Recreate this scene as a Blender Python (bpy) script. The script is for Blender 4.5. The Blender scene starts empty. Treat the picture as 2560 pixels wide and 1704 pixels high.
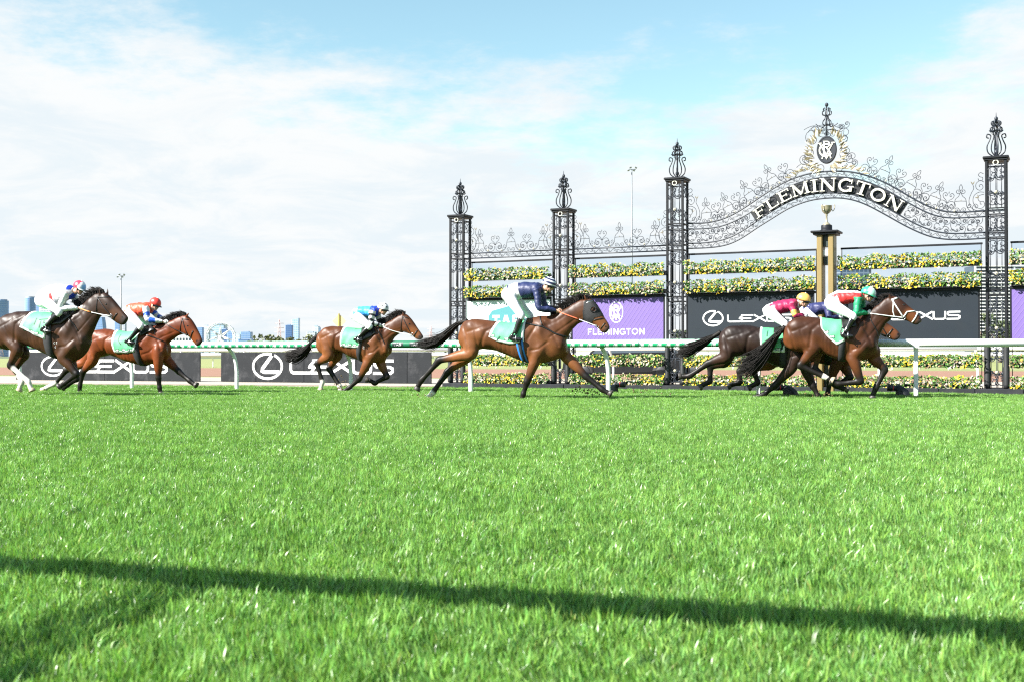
import bpy, bmesh, math, random
import numpy as np
from mathutils import Vector, Matrix, noise as mnoise
from mathutils.bvhtree import BVHTree

random.seed(7)
RNG = np.random.default_rng(11)
SC = bpy.context.scene
COL = SC.collection

# ---------------------------------------------------------------- camera
FOC, CXP, CYP, CAMH = 3000.0, 1280.0, 852.0, 0.88
PITCH = math.atan(38.0 / FOC)
cam_d = bpy.data.cameras.new('camera')
cam = bpy.data.objects.new('camera', cam_d)
COL.objects.link(cam)
cam.location = (0, 0, CAMH)
cam.rotation_euler = (math.radians(90) + PITCH, 0, 0)
cam_d.sensor_width = 36.0
cam_d.lens = 36.0 * FOC / 2560.0
cam_d.clip_start = 0.1
cam_d.clip_end = 30000
cam_d.dof.use_dof = True
cam_d.dof.focus_distance = 26.0
cam_d.dof.aperture_fstop = 5.0
SC.camera = cam

# ---------------------------------------------------------------- light
SUN_TRAVEL = Vector((1.30, 0.55, -1.02)).normalized()
SUN_EL = math.asin(-SUN_TRAVEL.z)
SUN_AZ = math.atan2(-SUN_TRAVEL.x, -SUN_TRAVEL.y)
sun_d = bpy.data.lights.new('sun', 'SUN')
sun_d.energy = 5.0
sun_d.angle = math.radians(0.53)
sun_d.color = (1.0, 0.965, 0.91)
sun = bpy.data.objects.new('sun', sun_d)
sun.rotation_euler = SUN_TRAVEL.to_track_quat('-Z', 'Y').to_euler()
COL.objects.link(sun)

SC.view_settings.view_transform = 'Standard'
SC.view_settings.look = 'None'
SC.view_settings.exposure = 1.5
SC.view_settings.gamma = 1.0
SC.view_settings.use_curve_mapping = False
SC.cycles.use_denoising = False
SC.cycles.filter_width = 1.2
SC.cycles.sample_clamp_indirect = 6.0
SC.cycles.max_bounces = 6
SC.cycles.transparent_max_bounces = 12
SC.cycles.caustics_reflective = False
SC.cycles.caustics_refractive = False

class NT:
    """tiny node-tree writer"""
    def __init__(s, tree):
        s.t = tree
    def n(s, typ, props=None, **inp):
        nd = s.t.nodes.new(typ)
        for k, v in (props or {}).items():
            setattr(nd, k, v)
        for k, v in inp.items():
            key = int(k[1:]) if k[0] == '_' and k[1:].isdigit() else k.replace('_', ' ')
            s.put(nd, key, v)
        return nd
    def put(s, nd, key, v):
        sock = nd.inputs[key]
        if hasattr(v, 'is_output'):
            s.t.links.new(v, sock)
        else:
            sock.default_value = v
    def math(s, op, a, b=None, c=None, clamp=False):
        nd = s.t.nodes.new('ShaderNodeMath'); nd.operation = op; nd.use_clamp = clamp
        for i, v in enumerate((a, b, c)):
            if v is not None: s.put(nd, i, v)
        return nd.outputs[0]
    def ramp(s, fac, stops, interp='LINEAR'):
        nd = s.t.nodes.new('ShaderNodeValToRGB'); nd.color_ramp.interpolation = interp
        els = nd.color_ramp.elements
        while len(els) < len(stops): els.new(0.5)
        for e, (p, c) in zip(els, stops):
            e.position = p; e.color = (*c, 1) if len(c) == 3 else c
        s.put(nd, 0, fac)
        return nd.outputs[0]
    def mix(s, fac, a, b, blend='MIX'):
        nd = s.t.nodes.new('ShaderNodeMix'); nd.data_type = 'RGBA'; nd.blend_type = blend
        s.put(nd, 0, fac)
        for i, v in ((6, a), (7, b)):
            if isinstance(v, tuple) and len(v) == 3: v = (*v, 1)
            s.put(nd, i, v)
        return nd.outputs[2]

# ---------------------------------------------------------------- sky
W = bpy.data.worlds.new('World'); SC.world = W; W.use_nodes = True
wt = NT(W.node_tree); W.node_tree.nodes.clear()
tc = wt.n('ShaderNodeTexCoord')
sky = wt.n('ShaderNodeTexSky', dict(sky_type='NISHITA', sun_disc=False, sun_elevation=SUN_EL, sun_rotation=SUN_AZ,
                                    altitude=20.0, air_density=1.1, dust_density=0.35, ozone_density=1.6))
sx = wt.n('ShaderNodeSeparateXYZ', _0=tc.outputs['Generated'])
X, Y, Z = sx.outputs
zz = wt.math('ADD', wt.math('MAXIMUM', Z, 0.0), 0.16)
cx_ = wt.math('DIVIDE', X, zz); cy_ = wt.math('DIVIDE', Y, zz)
cv = wt.n('ShaderNodeCombineXYZ', _0=cx_, _1=cy_, _2=wt.math('MULTIPLY', Z, 2.0)).outputs[0]
n1 = wt.n('ShaderNodeTexNoise', Vector=cv, Scale=0.55, Detail=9.0, Roughness=0.62, Distortion=0.25).outputs[0]
n2 = wt.n('ShaderNodeTexNoise', Vector=cv, Scale=2.6, Detail=9.0, Roughness=0.66).outputs[0]
n3 = wt.n('ShaderNodeTexNoise', Vector=cv, Scale=2.3, Detail=10.0, Roughness=0.64, Distortion=0.5).outputs[0]
# a cloud bank reaching higher towards the left (-X), with a ragged upper edge; the same bank goes round the whole sky
edge = wt.math('ADD', wt.math('MULTIPLY', X, -0.13), 0.224)
edge = wt.math('ADD', edge, wt.math('MULTIPLY', wt.math('MAXIMUM', wt.math('SUBTRACT', X, 0.14), 0.0), 0.26))
dens = wt.math('MULTIPLY', wt.math('SUBTRACT', edge, Z), 5.5)
dens = wt.math('ADD', dens, wt.math('MULTIPLY', wt.math('SUBTRACT', n1, 0.5), 1.9))
dens = wt.math('ADD', dens, wt.math('MULTIPLY', wt.math('SUBTRACT', n2, 0.5), 1.5))
mask = wt.n('ShaderNodeMapRange', dict(interpolation_type='SMOOTHSTEP'), Value=dens, _1=-0.10, _2=0.38).outputs[0]
thin = wt.n('ShaderNodeMapRange', dict(interpolation_type='SMOOTHSTEP'), Value=n3, _1=0.38, _2=0.60).outputs[0]
cloud = wt.mix(thin, (3.50, 3.84, 4.04), (4.02, 4.12, 4.15))
tint = wt.mix(1.0, sky.outputs[0], (0.93, 1.02, 0.86), 'MULTIPLY')
skyc = wt.mix(mask, tint, cloud)
bg = wt.n('ShaderNodeBackground', Color=skyc, Strength=0.085)
wo = wt.n('ShaderNodeOutputWorld', Surface=bg.outputs[0])

# ---------------------------------------------------------------- materials
MATS = {}
def mat(name, rgb, rough=0.5, metal=0.0, var=0.12, scale=9.0, bump=0.0, bscale=60.0, spec=0.5, coat=0.0, attr=None, dirt=None):
    if name in MATS: return MATS[name]
    m = bpy.data.materials.new(name); m.use_nodes = True
    t = NT(m.node_tree); m.node_tree.nodes.clear()
    out = t.n('ShaderNodeOutputMaterial'); b = t.n('ShaderNodeBsdfPrincipled')
    t.t.links.new(b.outputs[0], out.inputs[0])
    co = t.n('ShaderNodeTexCoord').outputs['Object']
    if attr:
        base = t.n('ShaderNodeAttribute', dict(attribute_name=attr)).outputs['Color']
    else:
        base = None
    nz = t.n('ShaderNodeTexNoise', Vector=co, Scale=scale, Detail=5.0, Roughness=0.6).outputs[0]
    f = t.math('ADD', t.math('MULTIPLY', t.math('SUBTRACT', nz, 0.5), 2.0 * var), 1.0)
    g = t.n('ShaderNodeCombineColor', _0=f, _1=f, _2=f).outputs[0]
    base = t.mix(1.0, base if base is not None else (*rgb, 1), g, 'MULTIPLY')
    if dirt:
        dn = t.n('ShaderNodeTexNoise', Vector=co, Scale=2.2, Detail=8.0, Roughness=0.7).outputs[0]
        df = t.n('ShaderNodeMapRange', Value=dn, _1=0.5, _2=0.75).outputs[0]
        base = t.mix(t.math('MULTIPLY', df, 0.55), base, dirt)
    t.put(b, 'Base Color', base)
    t.put(b, 'Roughness', rough); t.put(b, 'Metallic', metal); t.put(b, 'Specular IOR Level', spec)
    if coat:
        t.put(b, 'Coat Weight', coat); t.put(b, 'Coat Roughness', 0.25)
    if bump:
        bn = t.n('ShaderNodeTexNoise', Vector=co, Scale=bscale, Detail=4.0).outputs[0]
        bp = t.n('ShaderNodeBump', Strength=bump, Distance=0.02, Height=bn)
        t.put(b, 'Normal', bp.outputs[0])
    MATS[name] = m
    return m

# ---------------------------------------------------------------- mesh builder
class MB:
    def __init__(s):
        s.v = []; s.f = []; s.mi = []; s.c = []
    def add(s, verts, faces, mi=0, col=None):
        o = len(s.v)
        s.v.extend([tuple(map(float, p)) for p in verts])
        s.f.extend([tuple(i + o for i in f) for f in faces])
        s.mi.extend([mi] * len(faces))
        if col is None: col = (1, 1, 1)
        if isinstance(col, list): s.c.extend(col)
        else: s.c.extend([col] * len(verts))
        return s
    def box(s, x0, x1, y0, y1, z0, z1, mi=0, col=None):
        v = [(x0,y0,z0),(x1,y0,z0),(x1,y1,z0),(x0,y1,z0),(x0,y0,z1),(x1,y0,z1),(x1,y1,z1),(x0,y1,z1)]
        f = [(0,3,2,1),(4,5,6,7),(0,1,5,4),(1,2,6,5),(2,3,7,6),(3,0,4,7)]
        return s.add(v, f, mi, col)
    def bbox(s, x0, x1, y0, y1, z0, z1, b=0.01, mi=0):
        """box with chamfered edges"""
        bm = bmesh.new(); bmesh.ops.create_cube(bm, size=1)
        for v in bm.verts:
            v.co = Vector((x0 + (v.co.x + .5) * (x1 - x0), y0 + (v.co.y + .5) * (y1 - y0), z0 + (v.co.z + .5) * (z1 - z0)))
        bmesh.ops.bevel(bm, geom=bm.edges[:], offset=b, segments=1, affect='EDGES')
        bm.verts.index_update()
        s.add([v.co for v in bm.verts], [[v.index for v in f.verts] for f in bm.faces], mi); bm.free()
        return s
    def rings(s, R, mi=0, cols=None, cap=True, closed=False):
        n = len(R[0]); m = len(R); V = [p for r in R for p in r]; Fc = []
        for i in range(m - 1 + (1 if closed else 0)):
            a = i * n; b = ((i + 1) % m) * n
            for j in range(n):
                k = (j + 1) % n
                Fc.append((a + j, a + k, b + k, b + j))
        if cap and not closed:
            Fc.append(tuple(range(n - 1, -1, -1))); Fc.append(tuple((m - 1) * n + j for j in range(n)))
        return s.add(V, Fc, mi, cols)
    def tube(s, pts, r, n=6, mi=0, cols=None, closed=False, flat=1.0, cap=True):
        P = [Vector(p) for p in pts]; m = len(P)
        rr = r if hasattr(r, '__len__') else [r] * m
        T = []
        for i in range(m):
            a = P[i - 1] if (i > 0 or closed) else P[i]; b = P[(i + 1) % m] if (i < m - 1 or closed) else P[i]
            d = b - a
            T.append(d.normalized() if d.length > 1e-9 else Vector((0, 0, 1)))
        u = T[0].cross(Vector((0, 1, 0)))
        if u.length < 0.15: u = T[0].cross(Vector((1, 0, 0)))
        u.normalize(); R = []
        for i in range(m):
            u = u - T[i] * u.dot(T[i])
            if u.length < 1e-6: u = T[i].orthogonal()
            u.normalize(); w = T[i].cross(u)
            R.append([P[i] + u * (math.cos(2*math.pi*j/n) * rr[i]) + w * (math.sin(2*math.pi*j/n) * rr[i] * flat) for j in range(n)])
        if cols is not None and isinstance(cols, list) and len(cols) == m:
            cols = [c for c in cols for _ in range(n)]
        return s.rings(R, mi, cols, cap, closed)
    def ell(s, c, r, nu=14, nv=9, rot=None, mi=0, col=None):
        c = Vector(c); V = []; Fc = []
        for i in range(1, nv):
            ph = math.pi * i / nv
            for j in range(nu):
                th = 2 * math.pi * j / nu
                V.append(Vector((math.sin(ph)*math.cos(th)*r[0], math.sin(ph)*math.sin(th)*r[1], math.cos(ph)*r[2])))
        V.append(Vector((0,0,r[2]))); V.append(Vector((0,0,-r[2]))); a = len(V) - 2
        for i in range(nv - 2):
            for j in range(nu):
                k = (j + 1) % nu
                Fc.append((i*nu+j, (i+1)*nu+j, (i+1)*nu+k, i*nu+k))
        for j in range(nu):
            k = (j + 1) % nu
            Fc.append((a, j, k)); Fc.append((a+1, (nv-2)*nu+k, (nv-2)*nu+j))
        if rot is not None: V = [rot @ p for p in V]
        return s.add([p + c for p in V], Fc, mi, col)
    def lathe(s, prof, c=(0,0,0), n=16, mi=0):
        R = [[(c[0]+r*math.cos(2*math.pi*j/n), c[1]+r*math.sin(2*math.pi*j/n), c[2]+z) for j in range(n)] for r, z in prof]
        return s.rings(R, mi)
    def prism(s, pts, fr, d0, d1, mi=0):
        """closed 2D outline pushed through depth d0..d1; fr(x, z, d) -> 3D"""
        n = len(pts)
        V = [fr(x, z, d0) for x, z in pts] + [fr(x, z, d1) for x, z in pts]
        Fc = [tuple(range(n)), tuple(range(2*n-1, n-1, -1))] + [(j, (j+1) % n, n+(j+1) % n, n+j) for j in range(n)]
        return s.add(V, Fc, mi)
    def stroke(s, pl, w, fr, d0, d1, mi=0, closed=False):
        """flat lettering stroke: mitred ribbon of width w along pl, from depth d0 (front) to d1"""
        P = [Vector(p) for p in pl]; m = len(P); L = []; Rr = []
        for i in range(m):
            a = P[i-1] if (i > 0 or closed) else None; b = P[(i+1) % m] if (i < m-1 or closed) else None
            d1_ = (P[i]-a).normalized() if a is not None else None; d2_ = (b-P[i]).normalized() if b is not None else None
            if d1_ is None: d1_ = d2_
            if d2_ is None: d2_ = d1_
            n1_ = Vector((-d1_.y, d1_.x)); n2_ = Vector((-d2_.y, d2_.x)); nn = n1_ + n2_
            if nn.length < 1e-5: nn = n1_
            nn.normalize(); k = min(2.0, 1.0 / max(0.3, nn.dot(n1_)))
            L.append(P[i] + nn * w * .5 * k); Rr.append(P[i] - nn * w * .5 * k)
        R = []
        for a, b in zip(L, Rr):
            R.append([fr(a.x, a.y, d0), fr(b.x, b.y, d0), fr(b.x, b.y, d1), fr(a.x, a.y, d1)])
        return s.rings(R, mi, None, True, closed)
    def mesh(s, name='mesh', recalc=True, smooth=True, colors=False):
        me = bpy.data.meshes.new(name)
        me.from_pydata(s.v, [], s.f)
        if s.mi and max(s.mi) > 0: me.polygons.foreach_set('material_index', s.mi)
        if colors:
            at = me.color_attributes.new('tone', 'FLOAT_COLOR', 'POINT')
            arr = np.ones((len(s.v), 4), dtype=np.float32); arr[:, :3] = np.array(s.c, dtype=np.float32)
            at.data.foreach_set('color', arr.ravel())
        if recalc:
            bm = bmesh.new(); bm.from_mesh(me); bmesh.ops.recalc_face_normals(bm, faces=bm.faces[:]); bm.to_mesh(me); bm.free()
        if smooth: me.polygons.foreach_set('use_smooth', [True] * len(me.polygons))
        me.update()
        return me

def link(name, me, mats, parent=None, **props):
    o = bpy.data.objects.new(name, me)
    if me is not None:
        if not isinstance(mats, (list, tuple)): mats = [mats]
        if len(me.materials) == 0:
            for m in mats:
                if m is not None: me.materials.append(m)
    COL.objects.link(o)
    if me is not None and mats and mats[0] is not None and len(me.materials) and me.materials[0] is not mats[0]:
        o.material_slots[0].link = 'OBJECT'; o.material_slots[0].material = mats[0]
    if parent is not None: o.parent = parent
    for k, v in props.items(): o[k] = v
    return o
def part(name, mb, mats, parent=None, smooth=True, colors=False, recalc=True, **props):
    return link(name, mb.mesh(name, recalc, smooth, colors), mats, parent, **props)
def thing(name, label, cat, loc=(0,0,0), rz=0.0, group=None):
    o = bpy.data.objects.new(name, None); COL.objects.link(o)
    o.empty_display_size = 0.2
    o.location = loc; o.rotation_euler = (0, 0, rz)
    o['label'] = label; o['category'] = cat
    if group: o['group'] = group
    return o
def tag(o, label, cat, group=None):
    o['label'] = label; o['category'] = cat
    if group: o['group'] = group
    return o

def smooth01(x, a, b):
    t = np.clip((x - a) / (b - a), 0, 1); return t * t * (3 - 2 * t)
def catmull(P, sub):
    P = np.asarray(P, float); n = len(P); out = []
    for i in range(n - 1):
        p0 = P[i-1] if i > 0 else 2*P[0]-P[1]; p1 = P[i]; p2 = P[i+1]; p3 = P[i+2] if i+2 < n else 2*P[-1]-P[-2]
        for k in range(sub):
            t = k / sub
            out.append(0.5*((2*p1)+(-p0+p2)*t+(2*p0-5*p1+4*p2-p3)*t*t+(-p0+3*p1-3*p2+p3)*t**3))
    out.append(P[-1])
    return np.array(out)

# ---------------------------------------------------------------- measured planes
def ray(px, py):
    c, s_ = math.cos(PITCH), math.sin(PITCH)
    u = (px - CXP) / FOC; v = (CYP - py) / FOC
    return Vector((u, c - v * s_, s_ + v * c))
def ground_y(px, D):
    return Vector(((px - CXP) / FOC * D, D, 0))
class Plane:
    """vertical plane through the ground point seen at column px, D metres ahead, running off at angle a to the picture plane;
    local axes: x along it to the right, y away from the camera, z up"""
    def __init__(s, px, D, a):
        s.o = ground_y(px, D); s.a = a
        s.t = Vector((math.cos(a), -math.sin(a), 0)); s.n = Vector((-math.sin(a), -math.cos(a), 0))
    def pt(s, px, py, lat=0.0):
        d = ray(px, py); C0 = Vector((0, 0, CAMH)); o = s.o + s.n * lat
        k = (o - C0).dot(s.n) / d.dot(s.n)
        p = C0 + d * k - s.o
        return Vector((p.dot(s.t), -p.dot(s.n), p.z))
    def sx(s, px, lat=0.0): return s.pt(px, 900, lat).x
    def world(s, x, y=0.0, z=0.0): return s.o + s.t * x - s.n * y + Vector((0, 0, z))
    @property
    def rz(s): return -s.a
TRK = math.atan(0.354)
# ================================================================ SETTING: ground
def grass_mat():
    m = bpy.data.materials.new('turf_blades'); m.use_nodes = True
    t = NT(m.node_tree); m.node_tree.nodes.clear()
    out = t.n('ShaderNodeOutputMaterial')
    pos = t.n('ShaderNodeNewGeometry').outputs['Position']
    big = t.n('ShaderNodeTexNoise', Vector=pos, Scale=0.8, Detail=5.0, Roughness=0.65).outputs[0]
    big = t.n('ShaderNodeMapRange', Value=big, _1=.3, _2=.7).outputs[0]
    sm = t.n('ShaderNodeTexNoise', Vector=pos, Scale=7.0, Detail=3.0).outputs[0]
    tone = t.n('ShaderNodeAttribute', dict(attribute_name='tone')).outputs['Color']
    base = t.mix(big, (0.105, 0.262, 0.050), (0.198, 0.385, 0.090))
    base = t.mix(t.math('MULTIPLY', sm, 0.45), base, (0.215, 0.345, 0.10))
    base = t.mix(1.0, base, tone, 'MULTIPLY')
    b = t.n('ShaderNodeBsdfPrincipled', Base_Color=base, Roughness=0.31)
    t.put(b, 'Specular IOR Level', 0.45)
    tr = t.n('ShaderNodeBsdfTranslucent', Color=t.mix(1.0, base, (1.05, 1.15, 0.6), 'MULTIPLY'))
    mx = t.n('ShaderNodeMixShader', _0=0.34, _1=b.outputs[0], _2=tr.outputs[0])
    t.t.links.new(mx.outputs[0], out.inputs[0])
    return m
def strip(name, c0, c1, k, z, m, x0=-260, x1=160, n=1):
    """ground sheet between the lines y + k*x = c0 and c1"""
    mb = MB(); xs = np.linspace(x0, x1, n + 1)
    for a, b in zip(xs[:-1], xs[1:]):
        mb.add([(a, c0-k*a, z), (b, c0-k*b, z), (b, c1-k*b, z), (a, c1-k*a, z)], [(0,1,2,3)])
    return part(name, mb, m, None, False, kind='structure')
m_soil = mat('soil_under_turf', (0.03, 0.06, 0.012), 0.9, var=0.3, scale=14)
m_field = mat('dry_infield_grass', (0.24, 0.26, 0.09), 0.9, var=0.25, scale=0.15)
m_sand = mat('pale_sand', (0.40, 0.345, 0.28), 0.95, var=0.16, scale=1.3, bump=0.4, bscale=14)
m_dirt = mat('brown_track_dirt', (0.26, 0.135, 0.085), 0.95, var=0.2, scale=0.8, bump=0.4, bscale=8)
m_hill = mat('far_park_green', (0.11, 0.14, 0.06), 0.9, var=0.2, scale=0.02)
g = MB(); g.add([(-14000,-300,-.03),(14000,-300,-.03),(14000,14000,-.03),(-14000,14000,-.03)], [(0,1,2,3)])
part('ground', g, m_hill, None, False, kind='structure')
strip('infield_grass', 30, 420, 0.36, -0.022, m_field, -420, 260)
strip('dirt_track', 49, 84, 0.36, -0.016, m_dirt)
strip('sand_path', 31.8, 47.5, 0.30, -0.010, m_sand)
strip('brown_strip', 34.6, 35.6, 0.27, -0.006, mat('brown_sand', (0.27, 0.2, 0.15), 0.95, var=0.2, scale=2.0))  # narrow darker brown line along the sand path
g = MB(); g.add([(-60, -12, 0), (60, -12, 0), (60, 32.25-.25*60, 0), (-60, 32.25+.25*60, 0)], [(0,1,2,3)])
part('turf_track', g, m_soil, None, False, kind='structure')

# turf blades: one patch of blades scattered by geometry nodes over the part of the course in view
def blade_patch(n, R):
    rg = np.random.default_rng(3)
    rad = R * np.sqrt(rg.random(n)); th = rg.random(n) * 2 * np.pi
    x = rad*np.cos(th); y = rad*np.sin(th)
    f1 = np.array([mnoise.noise((p*9, q*9, .3)) for p, q in zip(x, y)]); f2 = np.array([mnoise.noise((p*5+7, q*5, 2.3)) for p, q in zip(x, y)]); f3 = np.array([mnoise.noise((p*14, q*14+4, 5.3)) for p, q in zip(x, y)])
    L = rg.uniform(.026, .060, n)*(1 + .55*f1) * np.where(rg.random(n) < .08, 1.35, 1.0); w = rg.uniform(.0018, .0036, n)
    az = f2*7 + rg.normal(0, .9, n); lean = np.clip(rg.uniform(.05, .6, n) + .35*f3, .03, .95); face = rg.random(n)*2*np.pi
    dx, dy = np.cos(az), np.sin(az); fx, fy = np.cos(face)*w, np.sin(face)*w
    V = np.zeros((n, 5, 3))
    mx_, my_ = x + dx*L*lean*.35, y + dy*L*lean*.35; mz = L*.6
    tx, ty = x + dx*L*lean, y + dy*L*lean; tz = L*np.sqrt(np.maximum(1-(lean*.8)**2, .2))
    V[:,0] = np.stack([x-fx, y-fy, 0*x-.004], 1); V[:,1] = np.stack([x+fx, y+fy, 0*x-.004], 1)
    V[:,2] = np.stack([mx_+fx*.8, my_+fy*.8, mz], 1); V[:,3] = np.stack([mx_-fx*.8, my_-fy*.8, mz], 1)
    V[:,4] = np.stack([tx, ty, tz], 1)
    i = np.arange(n)*5
    F4 = np.stack([i, i+1, i+2, i+3], 1); F3 = np.stack([i+3, i+2, i+4], 1)
    me = bpy.data.meshes.new('grass')
    me.from_pydata(V.reshape(-1,3).tolist(), [], F4.tolist() + F3.tolist())
    at = me.color_attributes.new('tone', 'FLOAT_COLOR', 'POINT')
    t_ = rg.uniform(.42, 1.6, n)*(1 + .3*f1); c = np.stack([t_*rg.uniform(.85,1.25,n), t_, t_*rg.uniform(.7,1.3,n)], 1)
    fleck = rg.random(n) < .008; c[fleck] = np.array([2.2, 1.2, 1.5])*rg.uniform(.6,1.05,(fleck.sum(),1))  # a few blades with paler, warmer tones
    arr = np.ones((n,5,4), np.float32); arr[:,:,:3] = c[:,None,:]
    at.data.foreach_set('color', arr.ravel())
    me.polygons.foreach_set('use_smooth', [True]*len(me.polygons))
    return me
grass = link('grass', blade_patch(3600, .42), grass_mat(), None, kind='stuff')
gn = bpy.data.node_groups.new('grass_scatter', 'GeometryNodeTree')
gn.interface.new_socket('Geometry', in_out='INPUT', socket_type='NodeSocketGeometry')
gn.interface.new_socket('Geometry', in_out='OUTPUT', socket_type='NodeSocketGeometry')
t = NT(gn)
gi = t.n('NodeGroupInput'); go = t.n('NodeGroupOutput')
SX, SY, ST = 34.0, 35.0, 0.42
grid = t.n('GeometryNodeMeshGrid', _0=SX, _1=SY, _2=int(SX/ST), _3=int(SY/ST))
rv = t.n('FunctionNodeRandomValue', dict(data_type='FLOAT_VECTOR'))
rv.inputs[0].default_value = (-.1, -.1, 0); rv.inputs[1].default_value = (.1, .1, 0)
off = t.n('ShaderNodeVectorMath', dict(operation='ADD'), _0=rv.outputs[0]); off.inputs[1].default_value = (0, SY/2 + 2.2, 0)
sp = t.n('GeometryNodeSetPosition', Geometry=grid.outputs[0], Offset=off.outputs[0])
po = t.n('GeometryNodeInputPosition'); se = t.n('ShaderNodeSeparateXYZ', _0=po.outputs[0])
x_, y_ = se.outputs[0], se.outputs[1]
ok = t.math('LESS_THAN', t.math('ABSOLUTE', x_), t.math('ADD', t.math('MULTIPLY', y_, .47), 1.4))
ok = t.math('MULTIPLY', ok, t.math('LESS_THAN', t.math('ADD', y_, t.math('MULTIPLY', x_, .25)), 32.0))
ok = t.math('MULTIPLY', ok, t.math('LESS_THAN', t.math('ADD', y_, t.math('MULTIPLY', x_, .475)), 31.95))
rr = t.n('FunctionNodeRandomValue', dict(data_type='FLOAT_VECTOR'))
rr.inputs[0].default_value = (0, 0, 0); rr.inputs[1].default_value = (0, 0, 6.283)
rs = t.n('FunctionNodeRandomValue', dict(data_type='FLOAT_VECTOR'))
rs.inputs[0].default_value = (.95, .95, .75); rs.inputs[1].default_value = (1.1, 1.1, 1.3)
ip = t.n('GeometryNodeInstanceOnPoints', Points=sp.outputs[0], Selection=ok, Instance=gi.outputs[0], Rotation=rr.outputs[0], Scale=rs.outputs[0])
t.t.links.new(ip.outputs[0], go.inputs[0])
md = grass.modifiers.new('scatter', 'NODES'); md.node_group = gn

# ================================================================ flat lettering
def arc(cx, cy, rx, ry, a0, a1, n=18):
    return [(cx + rx*math.cos(math.radians(a0+(a1-a0)*i/n)), cy + ry*math.sin(math.radians(a0+(a1-a0)*i/n))) for i in range(n+1)]
SANS = {  # (width, [polylines]) in a unit-high cell
 'F': (.60, [[(.09,0),(.09,1)],[(.09,.92),(.58,.92)],[(.09,.50),(.5,.50)]]),
 'L': (.58, [[(.09,1),(.09,.0)],[(.09,.08),(.56,.08)]]),
 'E': (.62, [[(.09,0),(.09,1)],[(.09,.92),(.6,.92)],[(.09,.5),(.54,.5)],[(.09,.08),(.6,.08)]]),
 'M': (.98, [[(.09,0),(.09,1)],[(.12,.98),(.49,.2)],[(.49,.2),(.86,.98)],[(.89,1),(.89,0)]]),
 'I': (.24, [[(.12,0),(.12,1)]]),
 'N': (.80, [[(.09,0),(.09,1)],[(.1,.98),(.70,.02)],[(.71,0),(.71,1)]]),
 'G': (.84, [arc(.45,.5,.37,.43,45,330), [(.80,.06),(.80,.48)],[(.5,.45),(.82,.45)]]),
 'T': (.64, [[(.32,0),(.32,1)],[(.0,.92),(.64,.92)]]),
 'O': (.94, [arc(.47,.5,.39,.43,0,360,28)]),
 'A': (.78, [[(.06,0),(.37,1)],[(.41,1),(.72,0)],[(.17,.28),(.61,.28)]]),
 'B': (.68, [[(.09,0),(.09,1)], [(.09,.92),(.38,.92)]+arc(.38,.72,.19,.2,90,-90,8)+[(.09,.52)], [(.09,.5),(.4,.5)]+arc(.4,.29,.2,.21,90,-90,8)+[(.09,.08)]]),
}
LEXUS = [  # the wide letters of the sponsor's word, cell 7.3 wide by 1 high
 ('L', [[(.09,1),(.09,.32),(.14,.16),(.26,.09),(1.5,.09)]]),
 ('E', [[(1.62,.91),(2.95,.91)], [(1.36,.5),(2.75,.5)], [(1.55,.09),(2.95,.09)], [(2.0,.93),(1.72,.84),(1.50,.62),(1.40,.42)], [(1.80,.5),(1.68,.3),(1.5,.07)]]),
 ('X', [[(3.05,.96),(4.45,.05)], [(2.9,.05),(4.4,.96)]]),
 ('U', [[(4.52,1),(4.52,.32),(4.58,.16),(4.72,.09),(5.52,.09),(5.66,.16),(5.71,.32),(5.71,1)]]),
 ('S', [[(7.25,.91),(6.12,.91),(5.98,.84),(5.96,.66),(6.08,.53),(7.0,.49),(7.18,.40),(7.18,.2),(7.04,.09),(5.86,.09)]]),
]
def lexus_letters(parent, fr, x0, z0, x1, z1, mt, d=.006):
    """fr(x, z, d) -> point; letters between x0..x1 and z0..z1"""
    sx_, sz = (x1-x0)/7.3, (z1-z0)
    for L, pls in LEXUS:
        mb = MB()
        for k, pl in enumerate(pls):
            mb.stroke([(x0+x*sx_, z0+z*sz) for x, z in pl], .19*sz, fr, d + .0006*k, 0)
        part('letter', mb, mt, parent, False)
def lexus_symbol(parent, fr, cx, cz, rx, rz_, mt, d=.006):
    mb = MB()
    mb.stroke(arc(cx, cz, rx, rz_, 62, 62-352 + 4, 40), rz_*.2, fr, d, 0)
    part('ring', mb, mt, parent, False)
    mb = MB()
    q = lambda x, z: (cx + x*rx, cz + z*rz_)
    mb.stroke([q(.30,.86), q(-.34,-.18), q(-.36,-.38), q(-.22,-.46), q(.80,-.46)], rz_*.3, fr, d+.001, 0)
    part('emblem', mb, mt, parent, False)
def sans_word(word, parent, fr, x0, z0, x1, z1, mt, sw=.15, d=.005, name='letter'):
    tot = sum(SANS[c][0] for c in word) + .16*(len(word)-1); k = (x1-x0)/tot; h = z1-z0; x = x0
    for c in word:
        wd, pls = SANS[c]; mb = MB()
        for i, pl in enumerate(pls):
            mb.stroke([(x + a*k, z0 + b*h) for a, b in pl], sw*h, fr, d + .0005*i, 0)
        part(name, mb, mt, parent, False)
        x += (wd + .16)*k
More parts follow.
